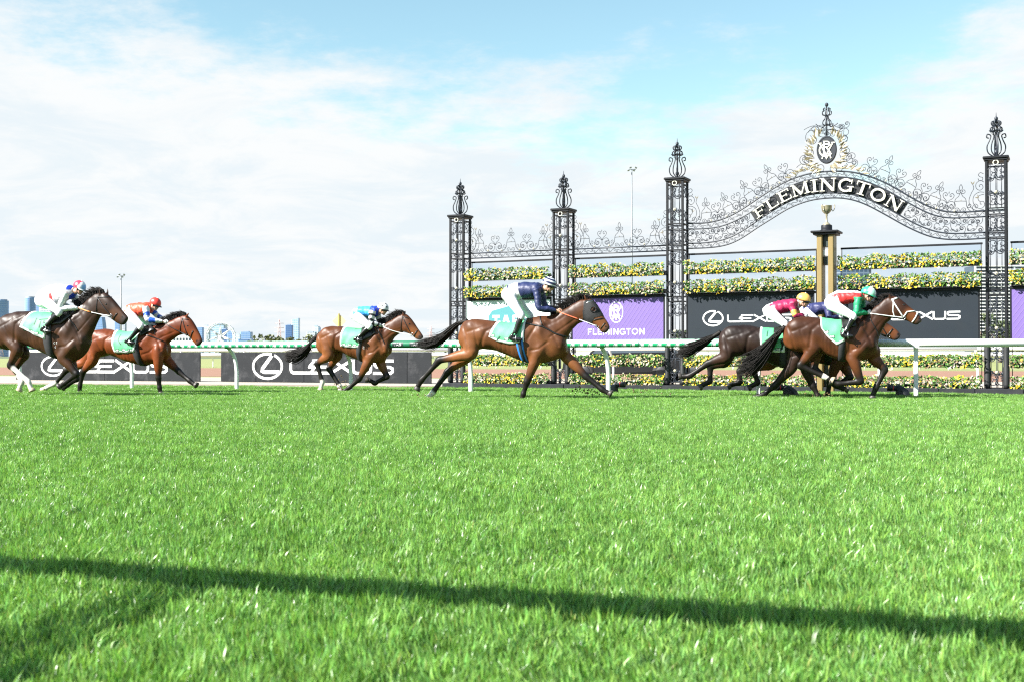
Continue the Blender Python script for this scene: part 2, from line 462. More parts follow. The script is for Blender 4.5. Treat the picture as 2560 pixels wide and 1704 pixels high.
def vrc_monogram(parent, fr, cx, cz, h, mt, d=.005, name='monogram'):
    q = lambda x, z: (cx + x*h, cz + z*h); w = .078*h; mb = MB()
    mb.stroke([q(-.13,-.22), q(-.13,.5)], w, fr, d, 0)                                   # R
    mb.stroke([q(-.16,.46), q(.0,.46)] + [q(a, b) for a, b in arc(.02,.30,.15,.16,90,-90,8)] + [q(-.14,.14)], w*.8, fr, d+.0006, 0)
    mb.stroke([q(.0,.14), q(.22,-.2)], w, fr, d+.0012, 0)
    mb.stroke([q(-.36,.36), q(-.1,-.12), q(0,-.28)], w, fr, d+.0018, 0)                    # V
    mb.stroke([q(.0,-.28), q(.36,.38)], w*.8, fr, d+.0024, 0)
    mb.stroke([q(a, b) for a, b in arc(-.02,-.02,.36,.34,50,325,20)], w, fr, d+.003, 0)     # C
    mb.stroke([q(-.24,-.5), q(-.16,-.2), q(0,-.48), q(.16,-.2), q(.24,-.5)], w*.9, fr, d+.0036, 0)
    mb.stroke([q(-.46,.38), q(-.26,.38)], w*.6, fr, d+.0042, 0); mb.stroke([q(.26,.38), q(.46,.38)], w*.6, fr, d+.0042, 0)
    part(name, mb, mt, parent, False)

m_white = mat('white_paint', (.80,.80,.79), 0.4, var=.05, scale=4)
m_print_white = mat('white_print', (.80,.80,.80), 0.5, var=.03)
m_board = mat('charcoal_board', (.014,.016,.019), 0.7, var=.3, scale=2.5, bump=.15, bscale=30, spec=.25, dirt=(.10,.10,.105))
m_post = m_white

# ================================================================ boards on the sand path
ABRD = math.atan(0.40)
BP = Plane(270, 43.9, ABRD)
def ad_board(x0, x1, label, sym, let, joints):
    a, b = BP.sx(x0), BP.sx(x1)
    T = thing('advertising_board', label, 'advertising board', BP.world(a), BP.rz, 'black car sponsor boards on the sand path')
    zt = BP.pt((x0+x1)/2, 879.5).z
    xs = [0] + [BP.sx(j)-a for j in joints] + [b-a]
    for i in range(len(xs)-1):
        mb = MB(); mb.bbox(xs[i]+.006, xs[i+1]-.006, 0, .06, .0, zt + random.uniform(-.006,.006), .006)
        part('board_panel', mb, m_board, T, False)
        mb = MB(); mb.box(xs[i]+.4, xs[i]+.46, .062, .5, 0, .05); mb.tube([(xs[i]+.43,.48,.02),(xs[i]+.43,.08,zt*.8)], .02, 5)
        part('prop', mb, m_board, T, False)
    fr = lambda x, z, d: (x - a, -d, z)
    def P(px, py): p = BP.pt(px, py); return p.x, p.z
    if sym:
        c = P(sym[0], sym[1]); r = P(sym[0]+sym[2], sym[1]+sym[3])
        lexus_symbol(T, fr, c[0], c[1], r[0]-c[0], c[1]-r[1], m_print_white)
    l0 = P(let[0], let[3]); l1 = P(let[2], let[1])
    lexus_letters(T, fr, l0[0], l0[1], l1[0], l1[1], m_print_white)
    return T
ad_board(40, 500, 'black board with white car brand lettering behind the two left horses', (133,914,29,24), (197,898,420,931), [262])
ad_board(552, 1078, 'black board with white car brand lettering and ring emblem behind the middle horse', (668.8,914.5,36,31), (724,898,986,934), [640,760,890,1018])

# ================================================================ running rails
RP = Plane(1177, 28.4, TRK)
def wrap_mat():
    m = bpy.data.materials.new('green_sponsor_wrap'); m.use_nodes = True
    t = NT(m.node_tree); m.node_tree.nodes.clear(); out = t.n('ShaderNodeOutputMaterial')
    co = t.n('ShaderNodeTexCoord').outputs['Object']; s = t.n('ShaderNodeSeparateXYZ', _0=co)
    x, y, z = s.outputs
    fx = t.math('FRACT', t.math('MULTIPLY', x, 1/.2))
    low = t.math('LESS_THAN', z, .004)
    # printed wedge: green blocks along the lower side, white bars between them
    blk = t.math('LESS_THAN', fx, t.math('ADD', .58, t.math('MULTIPLY', z, 1.6)))
    c = t.mix(low, (.52,.80,.64), t.mix(blk, (.74,.80,.77), (.030,.40,.17)))
    edge = t.math('MULTIPLY', t.math('LESS_THAN', t.math('ABSOLUTE', t.math('SUBTRACT', fx, .62)), .05), low)
    c = t.mix(edge, c, (.02,.17,.13))
    b = t.n('ShaderNodeBsdfPrincipled', Base_Color=c, Roughness=.38); t.t.links.new(b.outputs[0], out.inputs[0])
    return m
m_wrap = wrap_mat()
m_wrapd = mat('dark_green_wrap', (.018,.17,.085), .4, var=.06)
m_tagblack = mat('dark_print', (.02,.035,.035), .5, var=.05)
rail = thing('running_rail', 'white running rail with green sponsor wraps and curved posts behind the horses', 'running rail', RP.world(0), RP.rz)
OVER = .30; RZ0 = 1.165; RR = .088
xl, xm, xr = RP.sx(-120), RP.sx(1985), RP.sx(2760)
mb = MB(); mb.tube([(xl,-OVER,RZ0),(xm,-OVER,RZ0)], RR-.012, 16); part('rail_tube', mb, m_white, rail)
mb = MB(); mb.tube([(xm+.02,-.12,RZ0-.01),(xr,-.02,RZ0-.015)], RR*.93, 16); part('rail_tube', mb, m_white, rail)
x = xl; seg = 2.6; idx = 0
dk0, dk1 = RP.sx(905), RP.sx(1075)
wm = None
while x < xm - .1:
    e = min(x + seg - .03, xm - .02)
    if x < dk0 < e: e = dk0 - .02
    dark = abs(x - dk0) < .05
    if dark: e = dk1
    mb = MB(); L = e - x
    mb.tube([(-L/2,0,0),(-L/2+.012,0,0),(L/2-.012,0,0),(L/2,0,0)], [RR-.004,RR,RR,RR-.004], 20)
    o = part('rail_wrap', mb, m_wrapd if dark else m_wrap, rail); o.location = ((x+e)/2, -OVER, RZ0)
    if dark:
        o['label'] = 'dark green rail wrap with black sponsor labels'
        nt = 4
        for k in range(nt):
            cx = -L/2 + L*(k+.5)/nt
            fr = lambda u, v, d: (cx + u, -math.sqrt(max(1e-6, (RR+.002+d)**2 - v*v)), v)
            tb = MB(); tb.stroke([(-.13,0),(.13,0)], .001, fr, .001, 0)
            tb = MB(); tb.add([fr(-.14,v,.001) for v in np.linspace(-.05,.05,6)] + [fr(.14,v,.001) for v in np.linspace(-.05,.05,6)], [(i,i+1,i+7,i+6) for i in range(5)])
            lab = part('label_patch', tb, m_tagblack, o, True)
            tb = MB(); k_ = .1
            xx = -.1
            for ch in 'TAB':
                wd, pls = SANS[ch]
                for i, pl in enumerate(pls): tb.stroke([(xx + a*.085, -.035 + b*.07) for a, b in pl], .013, fr, .004+.0004*i, .0015)
                xx += (wd+.1)*.085
            part('lettering', tb, m_print_white, o, False)
    x = e + .03
def curved_post(xp, straight=False):
    mb = MB()
    if straight:
        mb.bbox(xp-.045, xp+.045, -.09, .0, -.02, RZ0-.05, .012)
        part('post', mb, m_post, rail, False)
        mb = MB(); mb.box(xp-.06, xp+.06, -.16, .03, RZ0-.11, RZ0-.085); part('bracket', mb, m_white, rail, False); return
    P = [(xp, .0, -.02), (xp, 0, .25), (xp, -.005, .5), (xp-.015, -.035, .75), (xp-.05, -.11, .95), (xp-.10, -.24, RZ0-.075)]
    mb.tube(catmull(P, 4), [.055]*8 + [.052]*13, 8, flat=.75); part('post', mb, m_post, rail)
    mb = MB(); mb.tube([(xp-.19,-.26,RZ0-.072),(xp-.01,-.26,RZ0-.072)], .03, 6); part('bracket', mb, mat('green_bracket', (.12,.42,.25), .4), rail)
for px in (50, 330, 592, 877, 1177, 1521): curved_post(RP.sx(px))
for px in (1897, 2290, 2700): curved_post(RP.sx(px), True)

# ================================================================ farther white rails across the infield
def far_rail(c, k, z, r, x0, x1, step, label, lean=.28, double=0.0):
    a = math.atan(k); P = Plane(CXP, c, a)
    T = thing('running_rail', label, 'running rail', P.world(0), P.rz)
    n = int((x1-x0)/step); L = 6*step; x = x0
    while x < x1:
        mb = MB(); e = min(x + L, x1); mb.tube([(x,-lean,z),(e-.01,-lean,z)], r, 10, flat=1.0); part('rail_tube', mb, m_white, T)
        if double:
            mb = MB(); mb.tube([(x,-lean,z-double),(e-.01,-lean,z-double)], r*.5, 8); part('rail_tube', mb, m_white, T)
        x = e
    pm = MB(); pm.tube(catmull([(0,0,0),(0,0,z*.45),(-.02,-.03,z*.7),(-.06,-lean,z-r*.8)], 4), .042, 6)
    me = pm.mesh('post')
    for i in range(n + 1):
        o = link('post', me, m_white, T); o.location = (x0 + i*step, 0, 0)
far_rail(42.3, .38, 1.13, .055, -19.5, 27.5, 2.9, 'thin white rail running behind the black boards and the gate', double=.0)
far_rail(86.0, .36, .98, .16, -42, 48, 3.4, 'thick white far rail beyond the brown dirt track', double=.0)
far_rail(92.0, .36, 1.35, .11, -46, 50, 3.6, 'white outer rail at the edge of the far infield grass', double=.42)
# ================================================================ wrought-iron gates, planters, banners, winning post
AG = math.atan(0.475)
GP = Plane(1140, 33.0, AG)
m_iron = mat('black_wrought_iron', (.020,.025,.036), .42, var=.15, spec=.5, bump=.1, bscale=40)
m_iron2 = mat('painted_black_steel', (.009,.010,.013), .5, var=.15, spec=.3, bump=.1)
m_gold = mat('pale_gold_leaf', (.25,.21,.12), .5, .1, var=.25)
m_cream = mat('cream_letter_paint', (.66,.64,.55), .5, var=.04)
m_brass = mat('gold_post_paint', (.25,.18,.07), .45, .15, var=.08, scale=3)
m_silver = mat('trophy_gilt', (.42,.37,.26), .35, .45, var=.05)
m_sleeve = mat('black_rubber_sleeve', (.022,.023,.025), .55, var=.2)
m_plinth = mat('dark_plinth_board', (.022,.024,.028), .8, var=.25, scale=3, bump=.2, spec=.25, dirt=(.06,.06,.062))

def clothoid(kfun, n=22):
    th = 0; x = z = 0; P = [(0, 0)]; du = 2/n
    for i in range(n):
        u = -1 + (i+.5)*du; th += kfun(u)*du; x += math.cos(th)*du; z += math.sin(th)*du; P.append((x, z))
    A = np.array(P); A -= A.mean(0)
    _, _, Vt = np.linalg.svd(A); 
    B = A @ Vt.T
    sc = np.ptp(B[:,0]); B /= sc
    return B - (B.max(0)+B.min(0))/2
CUR = {'s': clothoid(lambda u: 15*u), 'c': clothoid(lambda u: 3.2 + 9*abs(u)**1.6), 'sp': clothoid(lambda u: 1.2 + 7.5*(u+1)),
       'ss': clothoid(lambda u: 9*u), 'j': clothoid(lambda u: .8 + 4.2*max(0, u+.55)**1.5*2.1)}
TW = .0066; TWC = .0105
SCR = {}
def scroll_mesh(kind, size, heavy=False):
    key = (kind, round(size, 2), heavy); w_ = TWC if heavy else TW
    if key not in SCR:
        mb = MB(); C = CUR[kind]*key[1]
        mb.tube([(a, 0, b) for a, b in C], [w_*.8]+[w_]*(len(C)-2)+[w_*.8], 4); SCR[key] = mb.mesh('scroll')
    return SCR[key]
def scroll(T, kind, x, y, z, size, rot=0.0, fx=1, side=False, name='scroll'):
    o = link(name, scroll_mesh(kind, size, T.name.startswith('gate_column')), m_iron, T)
    R = Matrix.Rotation(-rot, 4, 'Y'); S = Matrix.Diagonal((fx, 1, 1, 1))
    M = Matrix.Translation((x, y, z))
    if side: M = M @ Matrix.Rotation(math.pi/2, 4, 'Z')
    o.matrix_basis = M @ R @ S
    return o
_ros = MB(); _ros.lathe([(.0,-.012),(.034,-.012),(.04,0),(.028,.006),(.014,.004),(.012,.016),(.0,.018)], n=9)
for i, p in enumerate(_ros.v): _ros.v[i] = (p[0], -p[2], p[1])
ROS = _ros.mesh('rosette')
_lf = MB(); _lf.add([(0,0,0),(.018,-.012,.05),(.0,-.02,.13),(-.018,-.012,.05),(0,-.022,.06)], [(0,1,4),(1,2,4),(2,3,4),(3,0,4)])
LEAF = _lf.mesh('leaf', recalc=False)
m_rosd = mat('dull_cream', (.40,.37,.28), .6)
m_crestleaf = mat('tarnished_gold', (.16,.13,.07), .5)
def rosette(T, x, y, z, s=1.0):
    o = link('rosette', ROS, m_rosd, T); o.matrix_basis = Matrix.Translation((x, y, z)) @ Matrix.Scale(s, 4); return o
def gthing(name, label, cat, s0, group=None, lat=0.0):
    return thing(name, label, cat, GP.world(s0, -lat), GP.rz, group)
def bar(T, a, b, r=.012, name='bar', m=None, n=5):
    mb = MB(); mb.tube([a, b], r, n); return part(name, mb, m or m_iron, T)

# ---- columns
CW = .40
COLS = [(1142, 4.73, 'first'), (1402, 4.74, 'second'), (1688, 5.36, 'third'), (2492, 5.36, 'fourth')]
cs = [GP.sx(px) for px, _, _ in COLS]
m_bag = mat('rubber', (.02,.02,.022), .6)
def column(i):
    px, H, nm = COLS[i]; s = cs[i]; w = CW/2
    labs = ['black iron gate column at the left end of the gate, behind the horse tail',
            'black iron gate column between the mint banner and the purple banner',
            'tall black iron column at the left foot of the lettered arch',
            'tall black iron column at the right foot of the lettered arch']
    T = gthing('gate_column', labs[i], 'gate column', s, 'wrought iron gate columns')
    y0, y1 = 0.0, CW
    for sx_ in (-1, 1):
        for yy in (y0, y1):
            mb = MB(); mb.bbox(sx_*w-.028, sx_*w+.028, yy-.028, yy+.028, .14, H-.02, .006); part('corner_post', mb, m_iron2, T, False)
    mb = MB(); mb.bbox(-w-.075, w+.075, y0-.075, y1+.075, H-.02, H+.035, .012); mb.bbox(-w-.05, w+.05, y0-.05, y1+.05, H-.062, H-.021, .01)
    part('cap', mb, m_iron2, T, False)
    mb = MB(); mb.add([(-w-.13,y0-.17,0),(w+.13,y0-.17,0),(w+.13,y1+.1,0),(-w-.13,y1+.1,0),(-w-.05,y0-.07,.14),(w+.05,y0-.07,.14),(w+.05,y1+.05,.14),(-w-.05,y1+.05,.14)],
           [(0,3,2,1),(4,5,6,7),(0,1,5,4),(1,2,6,5),(2,3,7,6),(3,0,4,7)]); part('base', mb, m_plinth, T, False)
    tall = H > 5
    levels = ([.16, 1.15, 2.38, 2.26, 3.56, 3.70] + ([4.08, 4.22] if tall else []) + [H-.14])
    for z in levels:
        mb = MB()
        for yy in (y0, y1): mb.box(-w+.03, w-.03, yy-.012, yy+.012, z-.014, z+.014)
        for sx_ in (-1, 1): mb.box(sx_*w-.012, sx_*w+.012, y0+.03, y1-.03, z-.014, z+.014)
        part('cross_bar', mb, m_iron2, T, False)
    lv = sorted(levels)
    for z0, z1 in zip(lv[:-1], lv[1:]):
        h = z1 - z0
        if h < .2: 
            for k in range(3): scroll(T, 's', -w*.6 + k*w*.6, y0, (z0+z1)/2, .13, .4)
            continue
        for u in (-.5, 0, .5):
            bar(T, (u*w*1.2, y0, z0+.015), (u*w*1.2, y0, z1-.015), .0100)
            if u: bar(T, (w, y0 + CW*(.5+u*.62), z0+.015), (w, y0 + CW*(.5+u*.62), z1-.015), .0100)
            if not u: bar(T, (u*w*1.2, y1, z0+.015), (u*w*1.2, y1, z1-.015), .0078)
        for zc, fl in ((z1-.2, 1), (z0+.2, -1)):
            if h < .55 and fl < 0: continue
            for sx_ in (-1, 1):
                scroll(T, 'c', sx_*w*.45, y0-.01, zc, .26, math.pi/2, sx_)
                scroll(T, 'sp', sx_*w*.45, y0-.012, zc-.13*fl, .15, .5*fl, sx_)
            for k in (.28, .72): scroll(T, 'c', w+.01, y0 + CW*k, zc, .26, math.pi/2, 1 if k < .5 else -1, True)
            scroll(T, 'ss', 0, y0-.014, zc - .02, .22, math.pi/2)
        if h > .8:
            rosette(T, 0, y0-.03, z0 + .36, 1.0)
            for sx_ in (-1, 1):
                o = link('leaf', LEAF, m_iron, T); o.matrix_basis = Matrix.Translation((0, y0-.02, z0+.3)) @ Matrix.Rotation(sx_*.9, 4, 'Y')
    mb = MB(); mb.tube([(.055*math.cos(a), y0-.03, H-.115+.055*math.sin(a)) for a in np.linspace(0, 6.283, 15)[:-1]], .013, 5, closed=True)
    part('ring', mb, m_cream, T)
    for sx_ in (-1, 1):
        mb = MB(); mb.tube([(sx_*w, y0-.01, z) for z in (.17, .25, .62, .66, 1.02, 1.18, 1.27)], [.066,.07,.07,.062,.07,.066,.04], 10)
        part('rubber_sleeve', mb, m_sleeve, T)
    # finial: lyre of scrolled bars round a stem with a ball
    F = bpy.data.objects.new('finial', None); COL.objects.link(F); F.parent = T; F.location = (0, CW/2, H+.035)
    mb = MB(); mb.lathe([(.0,0),(.03,0),(.014,.1),(.012,.42),(.03,.48),(.012,.53),(.011,.74),(.02,.78),(.012,.8),(.012,.83),(.034,.845),(.042,.88),(.034,.915),(.01,.93),(.004,1.02),(.0,1.02)], n=9)
    part('stem', mb, m_iron, F)
    ly = catmull([(.03,0,0),(.17,0,.10),(.20,0,.25),(.14,0,.40),(.12,0,.50),(.19,0,.53),(.205,0,.46),(.16,0,.44)], 4)
    ly2 = catmull([(.02,0,.02),(.10,0,.14),(.10,0,.3),(.055,0,.46),(.06,0,.56),(.115,0,.59),(.15,0,.62),(.11,0,.575)], 4)
    l3 = catmull([(.02,0,.62),(.10,0,.60),(.125,0,.66),(.075,0,.70),(.03,0,.72),(.09,0,.74),(.10,0,.80),(.05,0,.825),(.03,0,.79)], 4)
    for pth, r, nm2 in ((ly, .015, 'scroll'), (ly2, .015, 'scroll'), (l3, .017, 'scroll')):
        m_ = MB(); m_.tube(pth, r, 5); me = m_.mesh('scroll')
        for k in range(6 if pth is l3 else 4):
            o = link('scroll', me, m_iron, F); o.rotation_euler = (0, 0, k*(math.pi/3 if pth is l3 else math.pi/2) + .25)
    for k in range(6):
        o = link('leaf', LEAF, m_iron, F); o.matrix_basis = Matrix.Translation((0,0,.5)) @ Matrix.Rotation(k*math.pi/3, 4, 'Z') @ Matrix.Rotation(1.0, 4, 'X') @ Matrix.Scale(1.1, 4)
    mb = MB(); mb.ell((0,0,.12), (.05,.05,.06), 8, 6); mb.ell((0,0,.22), (.028,.028,.035), 8, 6); part('bud', mb, m_iron, F)
    return T
for i in range(4): column(i)

# ---- low cresting between the columns
def crest_units(T, P, spots, y):
    """P(u) -> (x, z, angle) along the top rail; spots: (u, kind)"""
    for u, kind in spots:
        x, z, a = P(u); ca, sa = math.cos(a), math.sin(a)
        q = lambda dx, dz: (x + dx*ca - dz*sa, z + dx*sa + dz*ca)
        def S(k, dx, dz, size, rot=0, fx=1):
            X_, Z_ = q(dx, dz); scroll(T, k, X_, y, Z_, size, rot + a, fx)
        def C(key, f=1, dx=0.0):
            o = link('scroll', crest_mesh(key), m_iron, T)
            X_, Z_ = q(dx, 0); o.matrix_basis = Matrix.Translation((X_, y, Z_)) @ Matrix.Rotation(-a, 4, 'Y') @ Matrix.Diagonal((f, 1, 1, 1))
        def leaf(dx, dz, ang, m, s):
            X_, Z_ = q(dx, dz); o = link('leaf', LEAF, m, T); o.matrix_basis = Matrix.Translation((X_, y-.01, Z_)) @ Matrix.Rotation(-a + ang, 4, 'Y') @ Matrix.Scale(s, 4)
        if kind == 'onion':
            for f in (-1, 1):
                for key in ('onion', 'curl', 'foot', 'knob', 'arc'): C(key, f)
            C('loop'); C('tie'); leaf(0, .25, .6, m_crestleaf, .4)
        elif kind == 'heart':
            for f in (-1, 1):
                for key in ('heart', 'volute', 'swag'): C(key, f)
                X_, Z_ = q(f*.205, .045); rosette(T, X_, y-.02, Z_, .6)
            leaf(0, .40, 0, m_iron, .55)
        elif kind in ('endl', 'endr'):
            f = 1 if kind == 'endl' else -1
            for key in ('end1', 'end2', 'end3', 'end4', 'end5'): C(key, f)
            for ang, dx, dz in ((.55, .235, .62), (-.5, .235, .62), (1.3, .12, .30), (.3, .12, .30)): leaf(f*dx, dz, f*ang, m_crestleaf, .7)
CREST = {
 'arc': [(.27,.0),(.24,.10),(.29,.17),(.345,.13),(.32,.08),(.285,.11),(.30,.14)],
 'onion': [(.24,.0),(.17,.05),(.125,.13),(.115,.22),(.095,.29),(.04,.345),(.012,.41),(.0,.455)],
 'knob': [(.01,.42),(.05,.40),(.085,.43),(.075,.475),(.04,.48),(.03,.45),(.05,.437)],
 'loop': [(0,.46),(.026,.50),(.03,.54),(.0,.60),(-.03,.54),(-.026,.50),(0,.46)],
 'tie': [(-.11,.235),(0,.24),(.11,.235)],
 'curl': [(.12,.15),(.15,.10),(.195,.10),(.21,.145),(.18,.175),(.155,.15),(.17,.13)],
 'foot': [(.0,.02),(.04,.085),(.09,.085),(.105,.045),(.075,.02),(.05,.045),(.07,.06)],
 'heart': [(.0,.17),(.03,.24),(.095,.30),(.11,.365),(.07,.405),(.03,.375),(.035,.335),(.06,.335),(.062,.36)],
 'volute': [(.0,.17),(.06,.225),(.13,.225),(.175,.17),(.17,.10),(.12,.07),(.075,.10),(.08,.15),(.115,.155),(.12,.125)],
 'swag': [(.02,.15),(.03,.06),(.10,.015),(.18,.02),(.26,.07)],
 'end1': [(.02,.03),(.16,.02),(.27,.10),(.30,.25),(.25,.40),(.20,.50),(.22,.60)],
 'end2': [(.0,.62),(.07,.66),(.15,.60),(.15,.50),(.08,.45),(.02,.50),(.04,.57),(.09,.56),(.08,.52)],
 'end3': [(.0,.40),(.10,.41),(.20,.34),(.22,.20),(.15,.08),(.06,.06),(.0,.12),(.02,.20),(.08,.20),(.08,.15),(.05,.15)],
 'end4': [(.08,.20),(.12,.25),(.11,.33),(.0,.36)],
 'end5': [(.0,.80),(.06,.83),(.10,.79),(.07,.74),(.02,.72),(.03,.66),(.09,.66),(.11,.71)],
}
_cm = {}
def crest_mesh(key):
    if key not in _cm:
        mb = MB(); mb.tube([(p[0], 0, p[1]) for p in catmull(np.array(CREST[key])*np.array([1.1,1.06]), 4)], TW*.95, 4); _cm[key] = mb.mesh('scroll')
    return _cm[key]
def frieze(T, P, U, y, h, step):
    n = max(1, int(U/step))
    for i in range(n):
        x, z, a = P((i+.5)*step*U/(n*step))
        f = 1 if i % 2 == 0 else -1
        scroll(T, 's', x, y, z, min(.95*step, h*1.75), a + .25, f)
YB = CW*.5
def side_crest(s0, s1, label, xs):
    T = gthing('gate_cresting', label, 'gate cresting', s0, 'iron cresting between gate columns')
    L = s1 - s0
    for z, r in ((3.70, .017), (3.565, .017)): bar(T, (0, YB, z), (L, YB, z), r, 'rail', n=6)
    frieze(T, lambda u: (u, 3.632, 0), L, YB, .11, .2)
    n = 5
    spots = [(.02, 'endl'), (L-.02, 'endr')] + [(L*f, k) for f, k in zip((.14,.32,.5,.68,.86), ('onion','heart','onion','heart','onion'))]
    crest_units(T, lambda u: (u, 3.715, 0), spots, YB)
    return T
e = CW/2 + .03
side_crest(cs[0]+e, cs[1]-e, 'iron scroll cresting above the mint banner', None)
side_crest(cs[1]+e, cs[2]-e, 'iron scroll cresting above the purple banner', None)

# ---- lettered arch, traced on the gate plane
def tr(pts, ox, oy, k): return [(ox + a/k, oy + b/k) for a, b in pts]
r6 = lambda p: tr(p, 1700, 400, 5.89); r7 = lambda p: tr(p, 2100, 400, 6.2)
LA = r6([(75,940),(300,936),(500,912),(700,848),(900,740),(1100,605),(1300,470),(1500,350),(1700,262),(1900,205),(2150,172)]) + r7([(100,180),(250,200),(400,240),(600,310),(800,405),(1000,525),(1200,640),(1400,740),(1600,800),(1750,815),(2000,808),(2250,790)])
LB = r6([(75,1020),(300,1018),(550,995),(750,930),(950,830),(1100,735),(1300,575),(1500,445),(1700,352),(1900,290),(2150,255)]) + r7([(0,265),(200,285),(400,330),(600,415),(800,510),(1000,635),(1200,745),(1400,845),(1600,895),(1750,905),(2000,895),(2250,880)])
LC = r6([(75,1230),(300,1228),(550,1200),(750,1140),(950,1030),(1150,890),(1350,760),(1550,640),(1750,555),(1950,505),(2150,490)]) + r7([(0,515),(200,540),(400,592),(600,690),(800,785),(1000,905),(1200,1010),(1400,1090),(1550,1130),(1750,1145),(2000,1140),(2250,1125)])
LD = r6([(75,1305),(300,1300),(550,1282),(750,1235),(950,1130),(1150,990),(1350,870),(1550,740),(1750,650),(1950,590),(2150,565)]) + r7([(0,590),(200,620),(400,690),(600,795),(800,905),(1000,1020),(1200,1115),(1400,1195),(1600,1230),(1750,1238),(2000,1232),(2250,1215)])
s0 = cs[2] + e; s1 = cs[3] - e
ARCH = gthing('entrance_arch', 'curved black iron arch with cream lettering between the two tall columns', 'gate arch', s0)
def onplane(pts):
    Q = np.array([(GP.pt(px, py, -YB).x - s0, GP.pt(px, py, -YB).z) for px, py in pts])
    Q[0,0] = 0; Q[-1,0] = s1 - s0
    Q = Q[np.argsort(Q[:,0])]
    c = catmull(Q, 5)
    xs = np.linspace(0, s1-s0, 90)
    z = np.interp(xs, c[:,0], c[:,1])
    for _ in range(6): z[1:-1] = .25*z[:-2] + .5*z[1:-1] + .25*z[2:]
    return xs, z
CA, CB, CC, CD = map(onplane, (LA, LB, LC, LD))
for (xs, z), r in ((CA,.019),(CB,.017),(CC,.017),(CD,.017)):
    mb = MB(); mb.tube([(a, YB, b) for a, b in zip(xs, z)], r, 6); part('arch_rail', mb, m_iron, ARCH)
class Curve:
    def __init__(s, xs, z):
        s.x = np.array(xs); s.z = np.array(z); s.s = np.concatenate([[0], np.cumsum(np.hypot(np.diff(s.x), np.diff(s.z)))]); s.L = s.s[-1]
    def __call__(s, u):
        x = np.interp(u, s.s, s.x); z = np.interp(u, s.s, s.z)
        x2 = np.interp(min(u+.06, s.L), s.s, s.x); z2 = np.interp(min(u+.06, s.L), s.s, s.z); x1 = np.interp(max(u-.06, 0), s.s, s.x); z1 = np.interp(max(u-.06, 0), s.s, s.z)
        return float(x), float(z), math.atan2(z2-z1, x2-x1)
mid = lambda A, B: Curve(A[0], (A[1]+B[1])/2)
MAB, MBC, MCD, TOPC = mid(CA,CB), mid(CB,CC), mid(CC,CD), Curve(*CA)
frieze(ARCH, MAB, MAB.L, YB, .12, .2)
frieze(ARCH, MCD, MCD.L, YB, .12, .2)
# big scrolls either side of the name
ul, ur = None, None
for u in np.linspace(0, MBC.L, 400):
    x, z, a = MBC(u); 
    if ul is None and x > GP.sx(1884, -YB) - s0: ul = u
    if ur is None and x > GP.sx(2262, -YB) - s0: ur = u
for A, B in ((.05, ul-.05), (ur+.05, MBC.L-.05)):
    n = int((B-A)/.34); st = (B-A)/n
    for i in range(n):
        x, z, a = MBC(A + (i+.5)*st); f = 1 if i % 2 else -1
        for dx, dz, k, sz, ro in ((-.06,.02,'c',.31,math.pi/2*f),(.1,.08,'sp',.17,.4),(.1,-.08,'sp',.17,2.2),(-.09,-.1,'s',.16,0),(-.08,.09,'sp',.14,3.1)):
            scroll(ARCH, k, x + dx*math.cos(a)-dz*math.sin(a), YB, z + dx*math.sin(a)+dz*math.cos(a), sz, a + ro, f)
